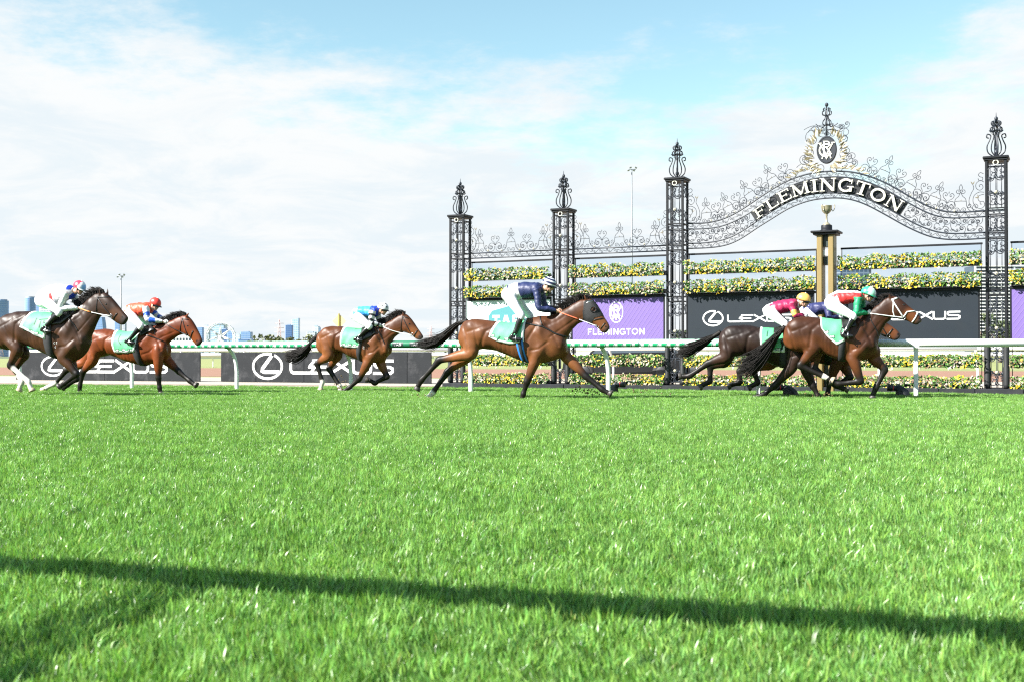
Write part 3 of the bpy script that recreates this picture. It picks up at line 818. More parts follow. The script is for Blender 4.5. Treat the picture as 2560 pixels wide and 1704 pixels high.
# sign panel: dark backing between the two middle rails, curled iron leaves in front of it
us = np.linspace(ul, ur, 40); mb = MB(); R = []
for u in us:
    x, z, a = MBC(u); h = .5*(np.interp(x, *CB) - np.interp(x, *CC))*math.cos(a) - .01
    nx, nz = -math.sin(a), math.cos(a)
    R.append([(x-nx*h, YB-.008, z-nz*h), (x+nx*h, YB-.008, z+nz*h), (x+nx*h, YB+.02, z+nz*h), (x-nx*h, YB+.02, z-nz*h)])
mb.rings(R); part('sign_panel', mb, mat('sign_backing', (.008,.009,.012), .6, var=.2), ARCH, False)
for i in range(34):
    x, z, a = MBC(ul + (i+.5)*(ur-ul)/34); dz = (.09 if i % 2 else -.09)
    o = scroll(ARCH, 'c' if i % 3 else 's', x - dz*math.sin(a), YB-.03, z + dz*math.cos(a), .16, a + i*1.1, 1 if i % 2 else -1)
SERIF = {
 'F': (.80, [([(.2,0),(.2,1)],.2),([(.04,.955),(.78,.955)],.09),([(.75,1),(.75,.70)],.07),([(.2,.52),(.58,.52)],.08),([(.57,.64),(.57,.40)],.06),([(.0,.03),(.42,.03)],.06)]),
 'L': (.78, [([(.2,0),(.2,1)],.2),([(.0,.97),(.42,.97)],.06),([(.04,.045),(.76,.045)],.09),([(.73,0),(.73,.34)],.07)]),
 'E': (.82, [([(.2,0),(.2,1)],.2),([(.04,.955),(.78,.955)],.09),([(.75,1),(.75,.72)],.07),([(.2,.52),(.58,.52)],.08),([(.57,.64),(.57,.40)],.06),([(.04,.045),(.8,.045)],.09),([(.77,0),(.77,.32)],.07)]),
 'M': (1.12, [([(.16,0),(.16,1)],.09),([(.16,.98),(.55,.06)],.21),([(.55,.06),(.92,.98)],.09),([(.93,0),(.93,1)],.21),([(.02,.03),(.32,.03)],.06),([(.74,.03),(1.1,.03)],.06),([(.0,.97),(.24,.97)],.06),([(.88,.97),(1.1,.97)],.06)]),
 'I': (.46, [([(.23,0),(.23,1)],.21),([(.02,.03),(.44,.03)],.06),([(.02,.97),(.44,.97)],.06)]),
 'N': (1.0, [([(.16,0),(.16,1)],.09),([(.16,.97),(.82,.05)],.21),([(.84,0),(.84,1)],.09),([(.02,.03),(.32,.03)],.06),([(.0,.97),(.24,.97)],.06),([(.68,.97),(.98,.97)],.06)]),
 'G': (.98, [(arc(.48,.5,.37,.44,48,325,22),.16),([(.80,.05),(.80,.44)],.18),([(.58,.43),(.96,.43)],.06),([(.80,.98),(.80,.66)],.07)]),
 'T': (.86, [([(.43,0),(.43,1)],.2),([(.02,.955),(.84,.955)],.09),([(.05,1),(.05,.68)],.07),([(.81,1),(.81,.68)],.07),([(.22,.03),(.64,.03)],.06)]),
 'O': (.98, [(arc(.49,.5,.38,.43,0,360,30),.17)]),
}
word = 'FLEMINGTON'; tot = sum(SERIF[c][0] for c in word) + .07*(len(word)-1)
uA, uB = ul + .06, ur - .06; k = (uB-uA)/tot; uu = uA
for c in word:
    wd, st = SERIF[c]; uc = uu + wd*k/2; x, z, a = MBC(uc)
    hh = .82*(np.interp(x, *CB) - np.interp(x, *CC))*math.cos(a); kx = k
    fr = lambda p, q_, d: (x + p*math.cos(a) - q_*math.sin(a), YB-.05-d, z + p*math.sin(a) + q_*math.cos(a))
    mb = MB()
    for i, (pl, sw) in enumerate(st):
        mb.stroke([((px_-wd/2)*kx, (pz-.5)*hh) for px_, pz in pl], sw*hh*.95, fr, .03 + .0008*i, 0)
    part('letter', mb, m_cream, ARCH, False)
    uu += (wd+.07)*k
# crest along the top of the arch
spots = [(.02,'endl'), (TOPC.L-.02,'endr')]
cen = None
for u in np.linspace(0, TOPC.L, 300):
    if cen is None and TOPC(u)[0] > GP.sx(2067, -YB) - s0: cen = u
for side, base, end in ((-1, cen-.95, .55), (1, cen+.95, TOPC.L-.55)):
    n = 8
    for i in range(n):
        spots.append((base + (end-base)*i/(n-1), 'heart' if i % 2 == 0 else 'onion'))
crest_units(ARCH, TOPC, spots, YB)
# emblem on the crown of the arch
ec = GP.pt(2067, 375.5, -YB); exr = GP.pt(2092, 375.5, -YB).x - ec.x; ezr = ec.z - GP.pt(2067, 410, -YB).z
ex, ez = ec.x - s0, ec.z
mb = MB(); R = []
for d, kk in ((.03, 1.0), (-.03, 1.0), (-.045, .95), (-.045, .9), (-.036, .88)):
    R.append([(ex + exr*kk*math.cos(t_), YB+d, ez + ezr*kk*math.sin(t_)) for t_ in np.linspace(0, 6.283, 33)[:-1]])
mb.rings(R); part('medallion', mb, mat('medallion_slate', (.014,.018,.026), .5), ARCH, False)
vrc_monogram(ARCH, lambda x, z, d: (x, YB-.037-d, z), ex, ez, ezr*1.3, m_cream, .012)
rg = random.Random(5)
for f in (-1, 1):
    for i in range(54):
        t_ = i/53; ang = -math.pi/2 + f*(.25 + 2.45*t_); rr_ = 1.18 + rg.uniform(-.06, .42)*(1.1-.5*t_)
        px_ = ex + exr*rr_*1.12*math.cos(ang); pz = ez + ezr*rr_*math.sin(ang)
        o = link('laurel_leaf', LEAF, (m_gold, m_crestleaf, m_cream, m_crestleaf)[i % 4], ARCH)
        o.matrix_basis = Matrix.Translation((px_, YB-.03-rg.uniform(0,.03), pz)) @ Matrix.Rotation(-(ang + f*.5) + math.pi/2 + rg.uniform(-.5,.5), 4, 'Y') @ Matrix.Rotation(rg.uniform(-.5,.5), 4, 'Z') @ Matrix.Scale(rg.uniform(1.0,1.5), 4)
    for i in range(16):   # the sprays spreading along the arch below the medallion
        t_ = i/15; px_ = ex + f*(.12 + .72*t_) ; zt = float(np.interp(px_, *CA)); 
        o = link('laurel_leaf', LEAF, (m_gold, m_cream, m_crestleaf)[i % 3], ARCH)
        o.matrix_basis = Matrix.Translation((px_, YB-.03, zt + .03 + (1-t_)*rg.uniform(.0,.24))) @ Matrix.Rotation(f*(1.4 + rg.uniform(-.6,.5)), 4, 'Y') @ Matrix.Scale(1.4, 4)
    for dx, dz, kd, sz, ro in ((.16,.47,'s',.42,.35),(.30,.50,'sp',.26,.2),(.09,.40,'c',.22,0),(.38,.33,'c',.34,1.4),(.42,.10,'s',.40,1.5),(.42,-.12,'c',.30,1.5),(.48,-.30,'s',.36,1.1),(.60,-.38,'sp',.26,.3),(.22,-.44,'c',.30,.2),(.10,.55,'sp',.18,1.0),(.36,.55,'j',.36,.2),(.55,-.22,'c',.25,1.0)):
        scroll(ARCH, kd, ex + f*dx, YB, ez + dz, sz, ro if f > 0 else math.pi-ro, f)
zf = ez + ezr + .02
mb = MB(); top = GP.pt(2068, 257, -YB).z
hF = top - zf
mb.lathe([(.0,0),(.016,0),(.016,hF*.30),(.034,hF*.33),(.016,hF*.37),(.016,hF*.55),(.035,hF*.58),(.016,hF*.62),(.016,hF*.82),(.008,hF*.86),(.034,hF*.89),(.044,hF*.94),(.03,hF*.985),(0,hF)], (ex, YB, zf), 9)
part('finial_stem', mb, m_iron, ARCH)
l4 = catmull([(.015,0,.30),(.09,0,.33),(.10,0,.42),(.05,0,.5),(.04,0,.6),(.1,0,.63),(.11,0,.72),(.06,0,.76),(.09,0,.80),(.05,0,.84)], 4)
m_ = MB(); m_.tube([(p[0], p[1], p[2]*hF) for p in l4], .011, 5); me = m_.mesh('scroll')
for kx in range(7):
    o = link('scroll', me, m_iron, ARCH); o.location = (ex, YB, zf); o.rotation_euler = (0, 0, kx*math.pi/3.5+.2)
l5 = catmull([(.01,0,.34),(.10,0,.26),(.2,0,.30),(.26,0,.36)], 4); m_ = MB(); m_.tube([(p[0], 0, p[2]*hF) for p in l5], .010, 5); me = m_.mesh('scroll')
for kx in range(4):
    o = link('scroll', me, m_iron, ARCH); o.location = (ex, YB, zf); o.rotation_euler = (0, 0, kx*math.pi/2+.2)

# ---- bays: glass, planters, banners
m_glass = bpy.data.materials.new('tinted_glass'); m_glass.use_nodes = True
t = NT(m_glass.node_tree); m_glass.node_tree.nodes.clear(); out = t.n('ShaderNodeOutputMaterial')
tp = t.n('ShaderNodeBsdfTransparent', Color=(.80,.88,.95,1)); gl = t.n('ShaderNodeBsdfGlossy', Color=(.8,.9,1,1), Roughness=.02)
fz = t.n('ShaderNodeFresnel', IOR=1.45)
mxs = t.n('ShaderNodeMixShader', _0=fz.outputs[0], _1=tp.outputs[0], _2=gl.outputs[0]); t.t.links.new(mxs.outputs[0], out.inputs[0])
m_fl = mat('pansy_petals', (1,1,1), .55, var=.1, attr='tone')
PET = [(.66,.49,.008),(.64,.44,.006),(.66,.55,.03),(.42,.43,.40),(.48,.48,.47),(.44,.43,.26),(.06,.018,.10),(.035,.014,.05)]
LEA = [(.055,.15,.02),(.085,.20,.03),(.03,.085,.014),(.12,.25,.04)]
def pansies(L, seed, dens=160, h=.30):
    rg = np.random.default_rng(seed); mb = MB(); n = int(L*dens); ph = rg.uniform(0, 50)
    for i in range(int(n*2.9)):          # leaves
        x = rg.uniform(0, L); hz = h*(.92+.28*mnoise.noise((x*2.6+ph, 1, 0))); z = rg.uniform(-.035, hz*.96); y = rg.uniform(-.215, .10) if rg.random() < .45 else rg.uniform(-.225,-.15)
        d = Vector((rg.normal(), rg.normal()-.9, rg.normal()+.6)).normalized(); s = rg.uniform(.026, .05)
        u = d.orthogonal().normalized(); u = Matrix.Rotation(rg.uniform(0,6.28), 3, d) @ u; v = d.cross(u); c = Vector((x, y, z))
        mb.add([c-u*s, c+v*s*.42+d*.006, c+u*s, c-v*s*.42+d*.006], [(0,1,2,3)], 0, LEA[rg.integers(len(LEA))])
    for i in range(n):
        x = rg.uniform(0, L); hz = h*(.94+.30*mnoise.noise((x*2.6+ph, 1, 0))); z = rg.uniform(-.045+.10*mnoise.noise((x*3.1+ph, 5, 0)), hz); y = -.19 - rg.uniform(0,.05) + max(0, z-hz*.55)*.9 + rg.uniform(-.02,.06)
        q = mnoise.noise((x*1.7+ph, 3.3, z*3)) ; q2 = mnoise.noise((x*1.1+ph*2, 9.1, 0))
        if rg.random() < .62: k = 0 if q > .02 else (3 if q > -.26 else 6)
        else: k = [0,3,5,6][rg.integers(4)]
        k = k + (rg.integers(3) if k in (0,3) else 0) if k != 6 else 6 + rg.integers(2)
        if z > hz*.8 and rg.random() < .3: continue
        d = Vector((rg.normal()*.5-.15, -1.0+rg.normal()*.3, .35+rg.normal()*.45)).normalized(); s = rg.uniform(.021, .034)
        u = d.orthogonal().normalized(); v = d.cross(u); c = Vector((x, y, z)); col = PET[k]; j = rg.uniform(0, 6.28)
        V = [c + d*.003]; C = [(.35,.2,.02) if k < 6 else (.5,.35,.02)]
        for a in range(6):
            an = j + a*math.pi/3; rad = s*(1.0 if a % 2 else .78)
            V.append(c + (u*math.cos(an) + v*math.sin(an))*rad + d*(.006 if a % 2 else .0)); C.append(col)
        mb.add(V, [(0, 1+a, 1+(a+1) % 6) for a in range(6)], 0, C)
    return mb
ROWS = [('top', 2.965), ('second', 2.50), ('third', .665), ('lowest', .165)]
BAYS = [(1168, 1376, 'above and below the mint banner', 'mint'), (1428, 1664, 'beside the purple banner', 'purple'),
        (1714, 2040, 'left of the gold winning post', 'left'), (2098, 2456, 'right of the gold winning post', 'right'), (2526, 2740, 'at the right picture edge', 'edge')]
WHERE = {'mint': ['above the mint banner by the first column', 'resting on the mint banner', 'under the mint banner, upper', 'under the mint banner, on the plinth'],
 'purple': ['upper of two above the purple banner', 'directly above the purple banner', 'upper of two below the purple banner', 'on the plinth below the purple banner'],
 'left': ['under the left half of the arch, topmost', 'directly above the left black banner', 'behind the dark horse, upper row', 'on the plinth behind the dark horse'],
 'right': ['under the right half of the arch, topmost', 'directly above the right black banner', 'below the white rail by the right column, upper', 'on the plinth behind the leading horse'],
 'edge': ['topmost right of the last column', 'just above the purple banner at the picture edge', 'upper of two low ones at the picture edge', 'on the plinth at the picture edge']}
seed = 0
for x0, x1, wh, key in BAYS:
    a, b = GP.sx(x0), GP.sx(x1); L = b - a
    for r, (rn, zb) in enumerate(ROWS):
        T = gthing('flower_box', 'pansy planter ' + WHERE[key][r], 'flower box', a, 'pansy planters on the gate')
        T.location = GP.world(a, 0, zb)
        mb = MB(); mb.bbox(0, L, -.14, .16, -.035, .03, .008); mb.box(.02, L-.02, -.06, .14, .031, .08)
        part('trough', mb, m_iron2, T, False)
        seed += 1
        part('pansies', pansies(L, seed, h=.31 if r < 2 else .29), m_fl, T, False, True, False, kind='stuff')
    T = gthing('glass_screen', 'clear glass screen with black top rail ' + {'mint':'above the mint banner','purple':'above the purple banner','left':'left of the gold post','right':'right of the gold post','edge':'right of the last column'}[key], 'glass screen', a, 'glass screens in the gate bays')
    mb = MB(); mb.add([(.03,.25,2.40),(L-.03,.25,2.40),(L-.03,.25,3.43),(.03,.25,3.43)], [(0,1,2,3)]); part('pane', mb, m_glass, T, False)
    mb = MB(); mb.bbox(0, L, .23, .27, 3.43, 3.475, .006); part('top_rail', mb, m_iron2, T, False)
    for zz_ in (2.38,):
        mb = MB(); mb.bbox(0, L, -.02, .04, zz_, zz_+.06, .006); part('beam', mb, m_iron2, T, False)
    for xx in ((.03, L-.03)):
        mb = MB(); mb.box(xx-.008, xx+.008, .22, .24, .15, 3.43); part('upright', mb, m_iron2, T, False)
# plinth
pl = gthing('plinth', 'low dark board plinth along the foot of the iron gate', 'plinth', 0)
edges_px = [1118, 1230, 1330, 1420, 1540, 1662, 1760, 1870, 1990, 2110, 2230, 2350, 2440, 2560, 2680]
for i in range(len(edges_px)-1):
    a, b = GP.sx(edges_px[i]), GP.sx(edges_px[i+1]); mb = MB(); mb.bbox(a+.004, b-.004, -.30, .5, -.05, .155, .01); part('plinth_board', mb, m_plinth, pl, False)

# banners
def banner(x0, x1, col, label, name='banner', rough=.55, dirt=None):
    a, b = GP.sx(x0), GP.sx(x1)
    T = gthing('banner', label, 'banner', a)
    mb = MB(); mb.bbox(0, b-a, .0, .03, 1.24, 2.43, .006)
    part('sheet', mb, col, T, False)
    mb = MB()
    for u0, u1, v0, v1 in ((-.03,0,1.22,2.45),(b-a,b-a+.03,1.22,2.45),(0,b-a,2.432,2.455),(0,b-a,1.215,1.238)): mb.box(u0,u1,-.012,.03,v0,v1)
    part('frame', mb, m_iron2, T, False)
    return T, a, (lambda x, z, d: (x - a, -.0015 - d, z)), (lambda px, py: (GP.pt(px, py).x, GP.pt(px, py).z))
m_mint = mat('mint_banner_cloth', (.66,.79,.75), .6, var=.05, scale=1.5, bump=.15, bscale=6)
m_teal = mat('teal_print', (.05,.24,.26), .6, var=.05)
m_purp = mat('purple_banner_cloth', (.155,.10,.32), .6, var=.07, scale=1.2, bump=.15, bscale=6)
m_slate = mat('dark_slate_banner', (.015,.021,.029), .55, var=.15, scale=3, spec=.25, dirt=(.02,.024,.028))
m_lilac = mat('lilac_print', (.18,.12,.355), .6, var=.05)
T, a, fr, P = banner(1166, 1376, m_mint, 'mint banner with teal hexagon and white letters behind the navy jockey')
mb = MB(); hx = [P(1222,822), P(1222,790), P(1230,777), P(1284,762), P(1296,768), P(1316,800), P(1316,835), P(1240,835)]
mb.prism([(x, max(z, 1.25)) for x, z in hx], fr, .0015, 0); part('hexagon', mb, m_teal, T, False)
q0, q1 = P(1231, 818), P(1301, 788); sans_word('TAB', T, fr, q0[0], q0[1], q1[0], q1[1], m_print_white, .22, .004)
for px0, px1, lab in ((1431, 1659, 'purple banner with white oval monogram behind the navy jockey horse head'), (2529, 2740, 'purple banner cut off by the right picture edge')):
    T, a, fr, P = banner(px0, px1, m_purp, lab)
    sx0, sx1 = GP.sx(px0)+.03, GP.sx(px1)-.03
    n = int((sx1-sx0+1.0)/.11)
    for i in range(n):     # faint diagonal pinstripe of the printed cloth
        xx = sx0 - .9 + i*.11; p0, p1 = (xx, 1.27), (xx+.8, 2.41)
        def cl(p, q):
            (x_, z_), (x2, z2) = p, q
            t0, t1 = 0, 1
            if x_ < sx0: t0 = (sx0-x_)/(x2-x_)
            if x2 > sx1: t1 = (sx1-x_)/(x2-x_)
            return None if t0 >= t1 else [(x_+(x2-x_)*k, z_+(z2-z_)*k) for k in (t0, t1)]
        s_ = cl(p0, p1)
        if s_: 
            mb = MB(); mb.stroke(s_, .022, fr, .0012, 0); part('stripe', mb, m_lilac, T, False)
    if px0 < 2000:
        c = P(1540.6, 780.7); r_ = P(1557, 806)
        mb = MB(); mb.stroke(arc(c[0], c[1], r_[0]-c[0], c[1]-r_[1], 0, 360, 36)[:-1], .022, fr, .004, 0, closed=True); part('oval', mb, m_print_white, T, False)
        vrc_monogram(T, fr, c[0], c[1], (c[1]-r_[1])*1.45, m_print_white, .004)
        q0, q1 = P(1470, 837.5), P(1612, 820.7); sans_word('FLEMINGTON', T, fr, q0[0], q0[1], q1[0], q1[1], m_print_white, .17, .004)
for px0, px1, lab, sy, le in ((1719, 2033, 'dark slate banner with white car brand lettering behind the maroon jockey', (1782.7,796,24.5,18), (1818,785,1980,806)),
                              (2106, 2447, 'dark slate banner with white car brand lettering behind the white bridled horse', (2188,790,26,20), (2226,777.5,2402,801))):
    T, a, fr, P = banner(px0, px1, m_slate, lab)
    c = P(sy[0], sy[1]); r_ = P(sy[0]+sy[2], sy[1]+sy[3]); lexus_symbol(T, fr, c[0], c[1], r_[0]-c[0], c[1]-r_[1], m_print_white)
    q0, q1 = P(le[0], le[3]), P(le[2], le[1]); lexus_letters(T, fr, q0[0], q0[1], q1[0], q1[1], m_print_white)

# ---- gold winning post with the cup
WPt = GP.sx(2064, .25)
wp = gthing('winning_post', 'pair of gold columns under a black cap below the arch', 'winning post', WPt, lat=.25)
zc = GP.pt(2064, 583, .25).z
lx, rx_ = GP.sx(2051, .25)-WPt, GP.sx(2079.5, .25)-WPt
for cx, lab in ((lx, 0), (rx_, 1)):
    mb = MB(); mb.bbox(cx-.066, cx+.066, -.08, .32, 0, zc, .02); part('gold_column', mb, m_brass, wp, False)
zc2 = zc
mb = MB(); mb.box(lx+.075, rx_-.075, .1, .3, 0, 2.2); mb.box(lx+.075, rx_-.075, .05, .3, zc-.75, zc-.55); mb.box(lx+.075, rx_-.075, .02, .3, zc-.32, zc)
part('black_core', mb, m_tagblack, wp, False)
mb = MB(); mb.bbox(lx+.076, rx_-.076, .0, .05, zc-.53, zc-.40, .005); part('white_plate', mb, m_white, wp, False)
mb = MB(); mb.bbox(lx-.19, rx_+.19, -.19, .43, zc, zc+.05, .012); mb.bbox(lx-.14, rx_+.14, -.14, .38, zc-.05, zc-.001, .01); part('cap', mb, m_iron2, wp, False)
cup = gthing('trophy_cup', 'gilt three handled cup standing on the winning post cap', 'trophy', WPt + (lx+rx_)/2, lat=.25)
cup.location = GP.world(WPt + (lx+rx_)/2, -.25+.12, zc+.05)
ch = GP.pt(2063, 514, .2).z - (zc+.05)
mb = MB(); mb.lathe([(0,0),(.155,0),(.155,.03),(.13,.032),(.13,ch*.22),(.12,ch*.24),(0,ch*.24)], n=24); part('plinth_block', mb, m_iron2, cup)
mb = MB(); mb.lathe([(0,ch*.241),(.105,ch*.241),(.085,ch*.28),(.032,ch*.36),(.024,ch*.42),(.019,ch*.60),(.035,ch*.63),(.022,ch*.66),(.06,ch*.70),(.105,ch*.78),(.122,ch*.88),(.127,ch*.985),(.132,ch),(.122,ch),(.10,ch*.84),(0,ch*.76)], n=26)
part('bowl', mb, m_silver, cup)
for an in (0, 2.094, 4.189):
    m_ = MB(); m_.tube(catmull([(.118,0,ch*.86),(.14,0,ch*.78),(.175,0,ch*.84),(.19,0,ch*.95),(.185,0,ch*1.02),(.165,0,ch*1.0)], 4), .009, 6)
    o = part('cup_handle', m_, m_silver, cup); o.rotation_euler = (0, 0, an + .1)
# ================================================================ HORSES
TMP = bpy.data.scenes.new('tmp_remesh')
def remesh(mb, vox, smooth_it=4, fac=.5):
    me = mb.mesh('raw'); o = bpy.data.objects.new('raw', me); TMP.collection.objects.link(o)
    r = o.modifiers.new('r', 'REMESH'); r.mode = 'VOXEL'; r.voxel_size = vox; r.use_smooth_shade = True
    s = o.modifiers.new('s', 'SMOOTH'); s.factor = fac; s.iterations = smooth_it
    vl = TMP.view_layers[0]; vl.update(); dg = vl.depsgraph; dg.update()
    out = bpy.data.meshes.new_from_object(o.evaluated_get(dg), depsgraph=dg)
    bpy.data.objects.remove(o); bpy.data.meshes.remove(me)
    out.polygons.foreach_set('use_smooth', [True]*len(out.polygons))
    return out
def loft_pairs(mb, P, sub=5, n=20, pw=1.0):
    """P rows: top x,z, bottom x,z, half width, lateral centre"""
    C = catmull(P, sub); R = []
    for tx, tz, bx, bz, w, yc in C:
        c = np.array([(tx+bx)/2, (tz+bz)/2]); A = np.array([tx-bx, tz-bz])/2; ring = []
        for j in range(n):
            th = 2*math.pi*j/n; cs_, sn = math.cos(th), math.sin(th)
            cs_ = math.copysign(abs(cs_)**pw, cs_); sn = math.copysign(abs(sn)**pw, sn)
            p = c + A*cs_
            ring.append((p[0], yc - w*sn, p[1]))
        R.append(ring)
    return mb.rings(R)
def limb(mb, P, sub=4, n=12, flat=.85):
    C = catmull(P, sub)
    mb.tube([(c[0], c[1], c[2]) for c in C], [max(.006, c[3]) for c in C], n, flat=flat)
def ray_y(bvh, x, z, near=True):
    d = 1 if near else -1
    h = bvh.ray_cast(Vector((x, -2.0*d, z)), Vector((0, d, 0)))
    return h[0], h[1]
m_coat = mat('horse_coat', (1,1,1), .43, var=.22, scale=7, spec=.26, coat=0, attr='tone', bump=.06, bscale=220)
m_hair = mat('black_horse_hair', (.010,.008,.007), .62, var=.3, scale=30, spec=.22)
m_hoofd = mat('dark_hoof_horn', (.045,.038,.033), .5, var=.25)
m_hoofl = mat('pale_hoof_horn', (.42,.34,.24), .55, var=.25)
m_eye = mat('horse_eye', (.008,.006,.005), .06, var=0, spec=.8)
m_leather = mat('black_leather', (.015,.014,.014), .38, var=.2)
m_wlea = mat('white_leather', (.74,.74,.72), .45, var=.06)
m_orange = mat('orange_rubber', (.75,.26,.06), .5, var=.1)
m_red = mat('coral_rubber', (.68,.15,.07), .5, var=.1)
m_steel = mat('bit_steel', (.55,.55,.56), .22, 1.0, var=.05)
m_cloth = mat('mint_saddle_cloth', (.095,.44,.20), .6, var=.08, scale=5, bump=.35, bscale=9)
m_clothw = mat('white_cloth_edge', (.78,.80,.79), .6, var=.05)
m_clothg = mat('deep_green_print', (.004,.075,.038), .6, var=.1)
m_elastic = mat('black_elastic', (.018,.018,.020), .7, var=.2)
m_blue = mat('blue_elastic', (.02,.18,.55), .6, var=.1)
m_hood = mat('black_hood_cloth', (.008,.008,.009), .75, var=.2, scale=20, bump=.3, bscale=50)

def horse(S):
    ox, oy, k = S['zoom']; PL = Plane(S['ref'][0], S['ref'][1], TRK)
    def cv(p, lat=0.0): return PL.pt(ox + p[0]/k, oy + p[1]/k, lat)
    mb = MB()
    def pairs(L, yc=0.0):
        out = []
        for tx, ty, bx, by, w in L:
            a, b = cv((tx, ty)), cv((bx, by)); out.append((a.x, a.z, b.x, b.z, w, yc))
        return out
    tor = pairs(S['torso']); neck = pairs(S['neck']); head = pairs(S['head'])
    j0, j1 = np.array(head[0]), np.array(head[1]); jm = (j0+j1)/2; cm = np.array([(jm[0]+jm[2])/2, (jm[1]+jm[3])/2]*2 + [0, 0]); jm[:4] = cm[:4] + (jm[:4]-cm[:4])*.9; jm[4] *= .9
    neck2 = neck + [tuple(jm)]
    loft_pairs(mb, tor, 5, 22, .92); loft_pairs(mb, neck2, 5, 16); loft_pairs(mb, head, 5, 16, .9)
    # ears
    for i, (b, t_) in enumerate(S['ears']):
        lat = .055 if i == 0 else -.055
        a, c = cv(b, lat), cv(t_, lat + (.02 if i == 0 else -.02)); m_ = (a+c)/2
        limb(mb, [(a.x, a.y, a.z, .026), (m_.x, m_.y, m_.z, .030), (c.x, c.y, c.z, .006)], 4, 8, .6)
    legs = []
    for L in S['legs']:
        hind, near = L['kind'][0] == 'h', L['kind'][1] == 'n'; sg = 1 if near else -1
        lat = [.12, .155, .13, .115, .11] if hind else [.13, .145, .125, .11, .105]
        J = [cv(p, sg*l) for p, l in zip(L['pts'], lat)]
        legs.append((L, J, hind, near))
        def at(a, b, f): return J[a].lerp(J[b], f)
        if hind: prof = [(J[0],.10),(at(0,1,.25),.15),(at(0,1,.6),.165),(J[1],.14),(at(1,2,.3),.120),(at(1,2,.62),.094),(at(1,2,.86),.078),(J[2],.083),(at(2,3,.18),.069),(at(2,3,.4),.060),(at(2,3,.75),.056),(J[3],.066),(at(3,4,.4),.054),(at(3,4,.8),.060)]
        else: prof = [(J[0],.10),(at(0,1,.3),.14),(at(0,1,.7),.14),(J[1],.122),(at(1,2,.28),.114),(at(1,2,.6),.090),(at(1,2,.85),.076),(J[2],.080),(at(2,3,.2),.066),(at(2,3,.4),.058),(at(2,3,.75),.054),(J[3],.065),(at(3,4,.4),.053),(at(3,4,.8),.059)]
        limb(mb, [(p.x, p.y, p.z, r) for p, r in prof], 4, 12, .82)
        o1 = (J[1]-J[2]).normalized() + (J[3]-J[2]).normalized()
        if o1.length > .15:
            c = J[2] - o1.normalized()*(.035 if hind else .018); mb.ell(c, (.042,.040,.042), 8, 6)
            if hind:
                c2 = c + (J[1]-J[2]).normalized()*.05; limb(mb, [(c.x,c.y,c.z,.03),(c2.x,c2.y,c2.z,.022)], 2, 8, .8)
        c = J[3] - (Vector((1,0,0)) if not hind else Vector((1,0,0)))*.02; mb.ell(c, (.03,.026,.03), 8, 6)
    # muscle masses: haunch, croup, shoulder blade, triceps, breast
    T_ = np.array(tor); 
    for sg in (1, -1):
        h0 = T_[2]; cx_, cz_ = (h0[0]+h0[2])/2, h0[1]*.62+h0[3]*.38
        mb.ell((cx_+.03, -sg*.135, cz_+.0), (.25,.132,.25), 18, 12)
        mb.ell((T_[1][0]+.06, -sg*.115, T_[1][1]*.42+T_[1][3]*.58), (.16,.12,.28), 14, 10)
        s0_ = T_[8]; mb.ell((s0_[0]+.03, -sg*.135, s0_[1]*.6+s0_[3]*.4), (.12,.105,.34), 14, 10, Matrix.Rotation(.42, 3, 'Y'))
        mb.ell((s0_[0]-.02, -sg*.155, s0_[1]*.36+s0_[3]*.64), (.19,.085,.15), 14, 10)
        b0 = T_[10]; mb.ell((b0[0]+.04, -sg*.09, b0[1]*.4+b0[3]*.6), (.12,.10,.16), 12, 8)
        q = head[2]; mb.ell(((q[0]+q[2])/2-.05, -sg*.055, q[1]*.42+q[3]*.58), (.10,.042,.11), 12, 8)
    me = remesh(mb, .0145, 9)
    # ---- uneven muscle relief on the trunk
    n = len(me.vertices); V = np.zeros(n*3, np.float32); me.vertices.foreach_get('co', V); V = V.reshape(-1,3).astype(float)
    Nn = np.zeros(n*3, np.float32); me.vertices.foreach_get('normal', Nn); Nn = Nn.reshape(-1,3)
    zb_ = np.interp(V[:,0], T_[:,2], T_[:,3]); xh = (head[0][0]+head[0][2])/2
    w_ = smooth01(V[:,2], zb_-.10, zb_+.10)*(1-smooth01(V[:,0], xh-.25, xh-.05))
    E = np.zeros(len(me.edges)*2, np.int64); me.edges.foreach_get('vertices', E); E = E.reshape(-1,2)
    deg = np.bincount(E.ravel(), minlength=n).astype(float)
    for _ in range(34):
        A_ = np.stack([np.bincount(E[:,0], V[E[:,1],k_], n) + np.bincount(E[:,1], V[E[:,0],k_], n) for k_ in range(3)], 1)/deg[:,None]
        V += (A_ - V)*(.5*w_)[:,None]
    dsp = np.array([mnoise.noise((v[0]*5.5+v[2]*2.5+S['seed']*3, v[1]*4, v[2]*3.2-v[0]*1.5))*.015 + mnoise.noise((v[0]*12+v[2]*5, v[1]*8+S['seed'], v[2]*8))*.0045 for v in V])
    def tp(u, v):
        i0 = min(int(u), len(T_)-2); r_ = T_[i0]*(1-(u-i0)) + T_[i0+1]*(u-i0); return np.array([r_[0]+(r_[2]-r_[0])*v, r_[1]+(r_[3]-r_[1])*v])
    NK = np.array(neck)
    def np_(i, v): return np.array([NK[i][0]+(NK[i][2]-NK[i][0])*v, NK[i][1]+(NK[i][3]-NK[i][1])*v])
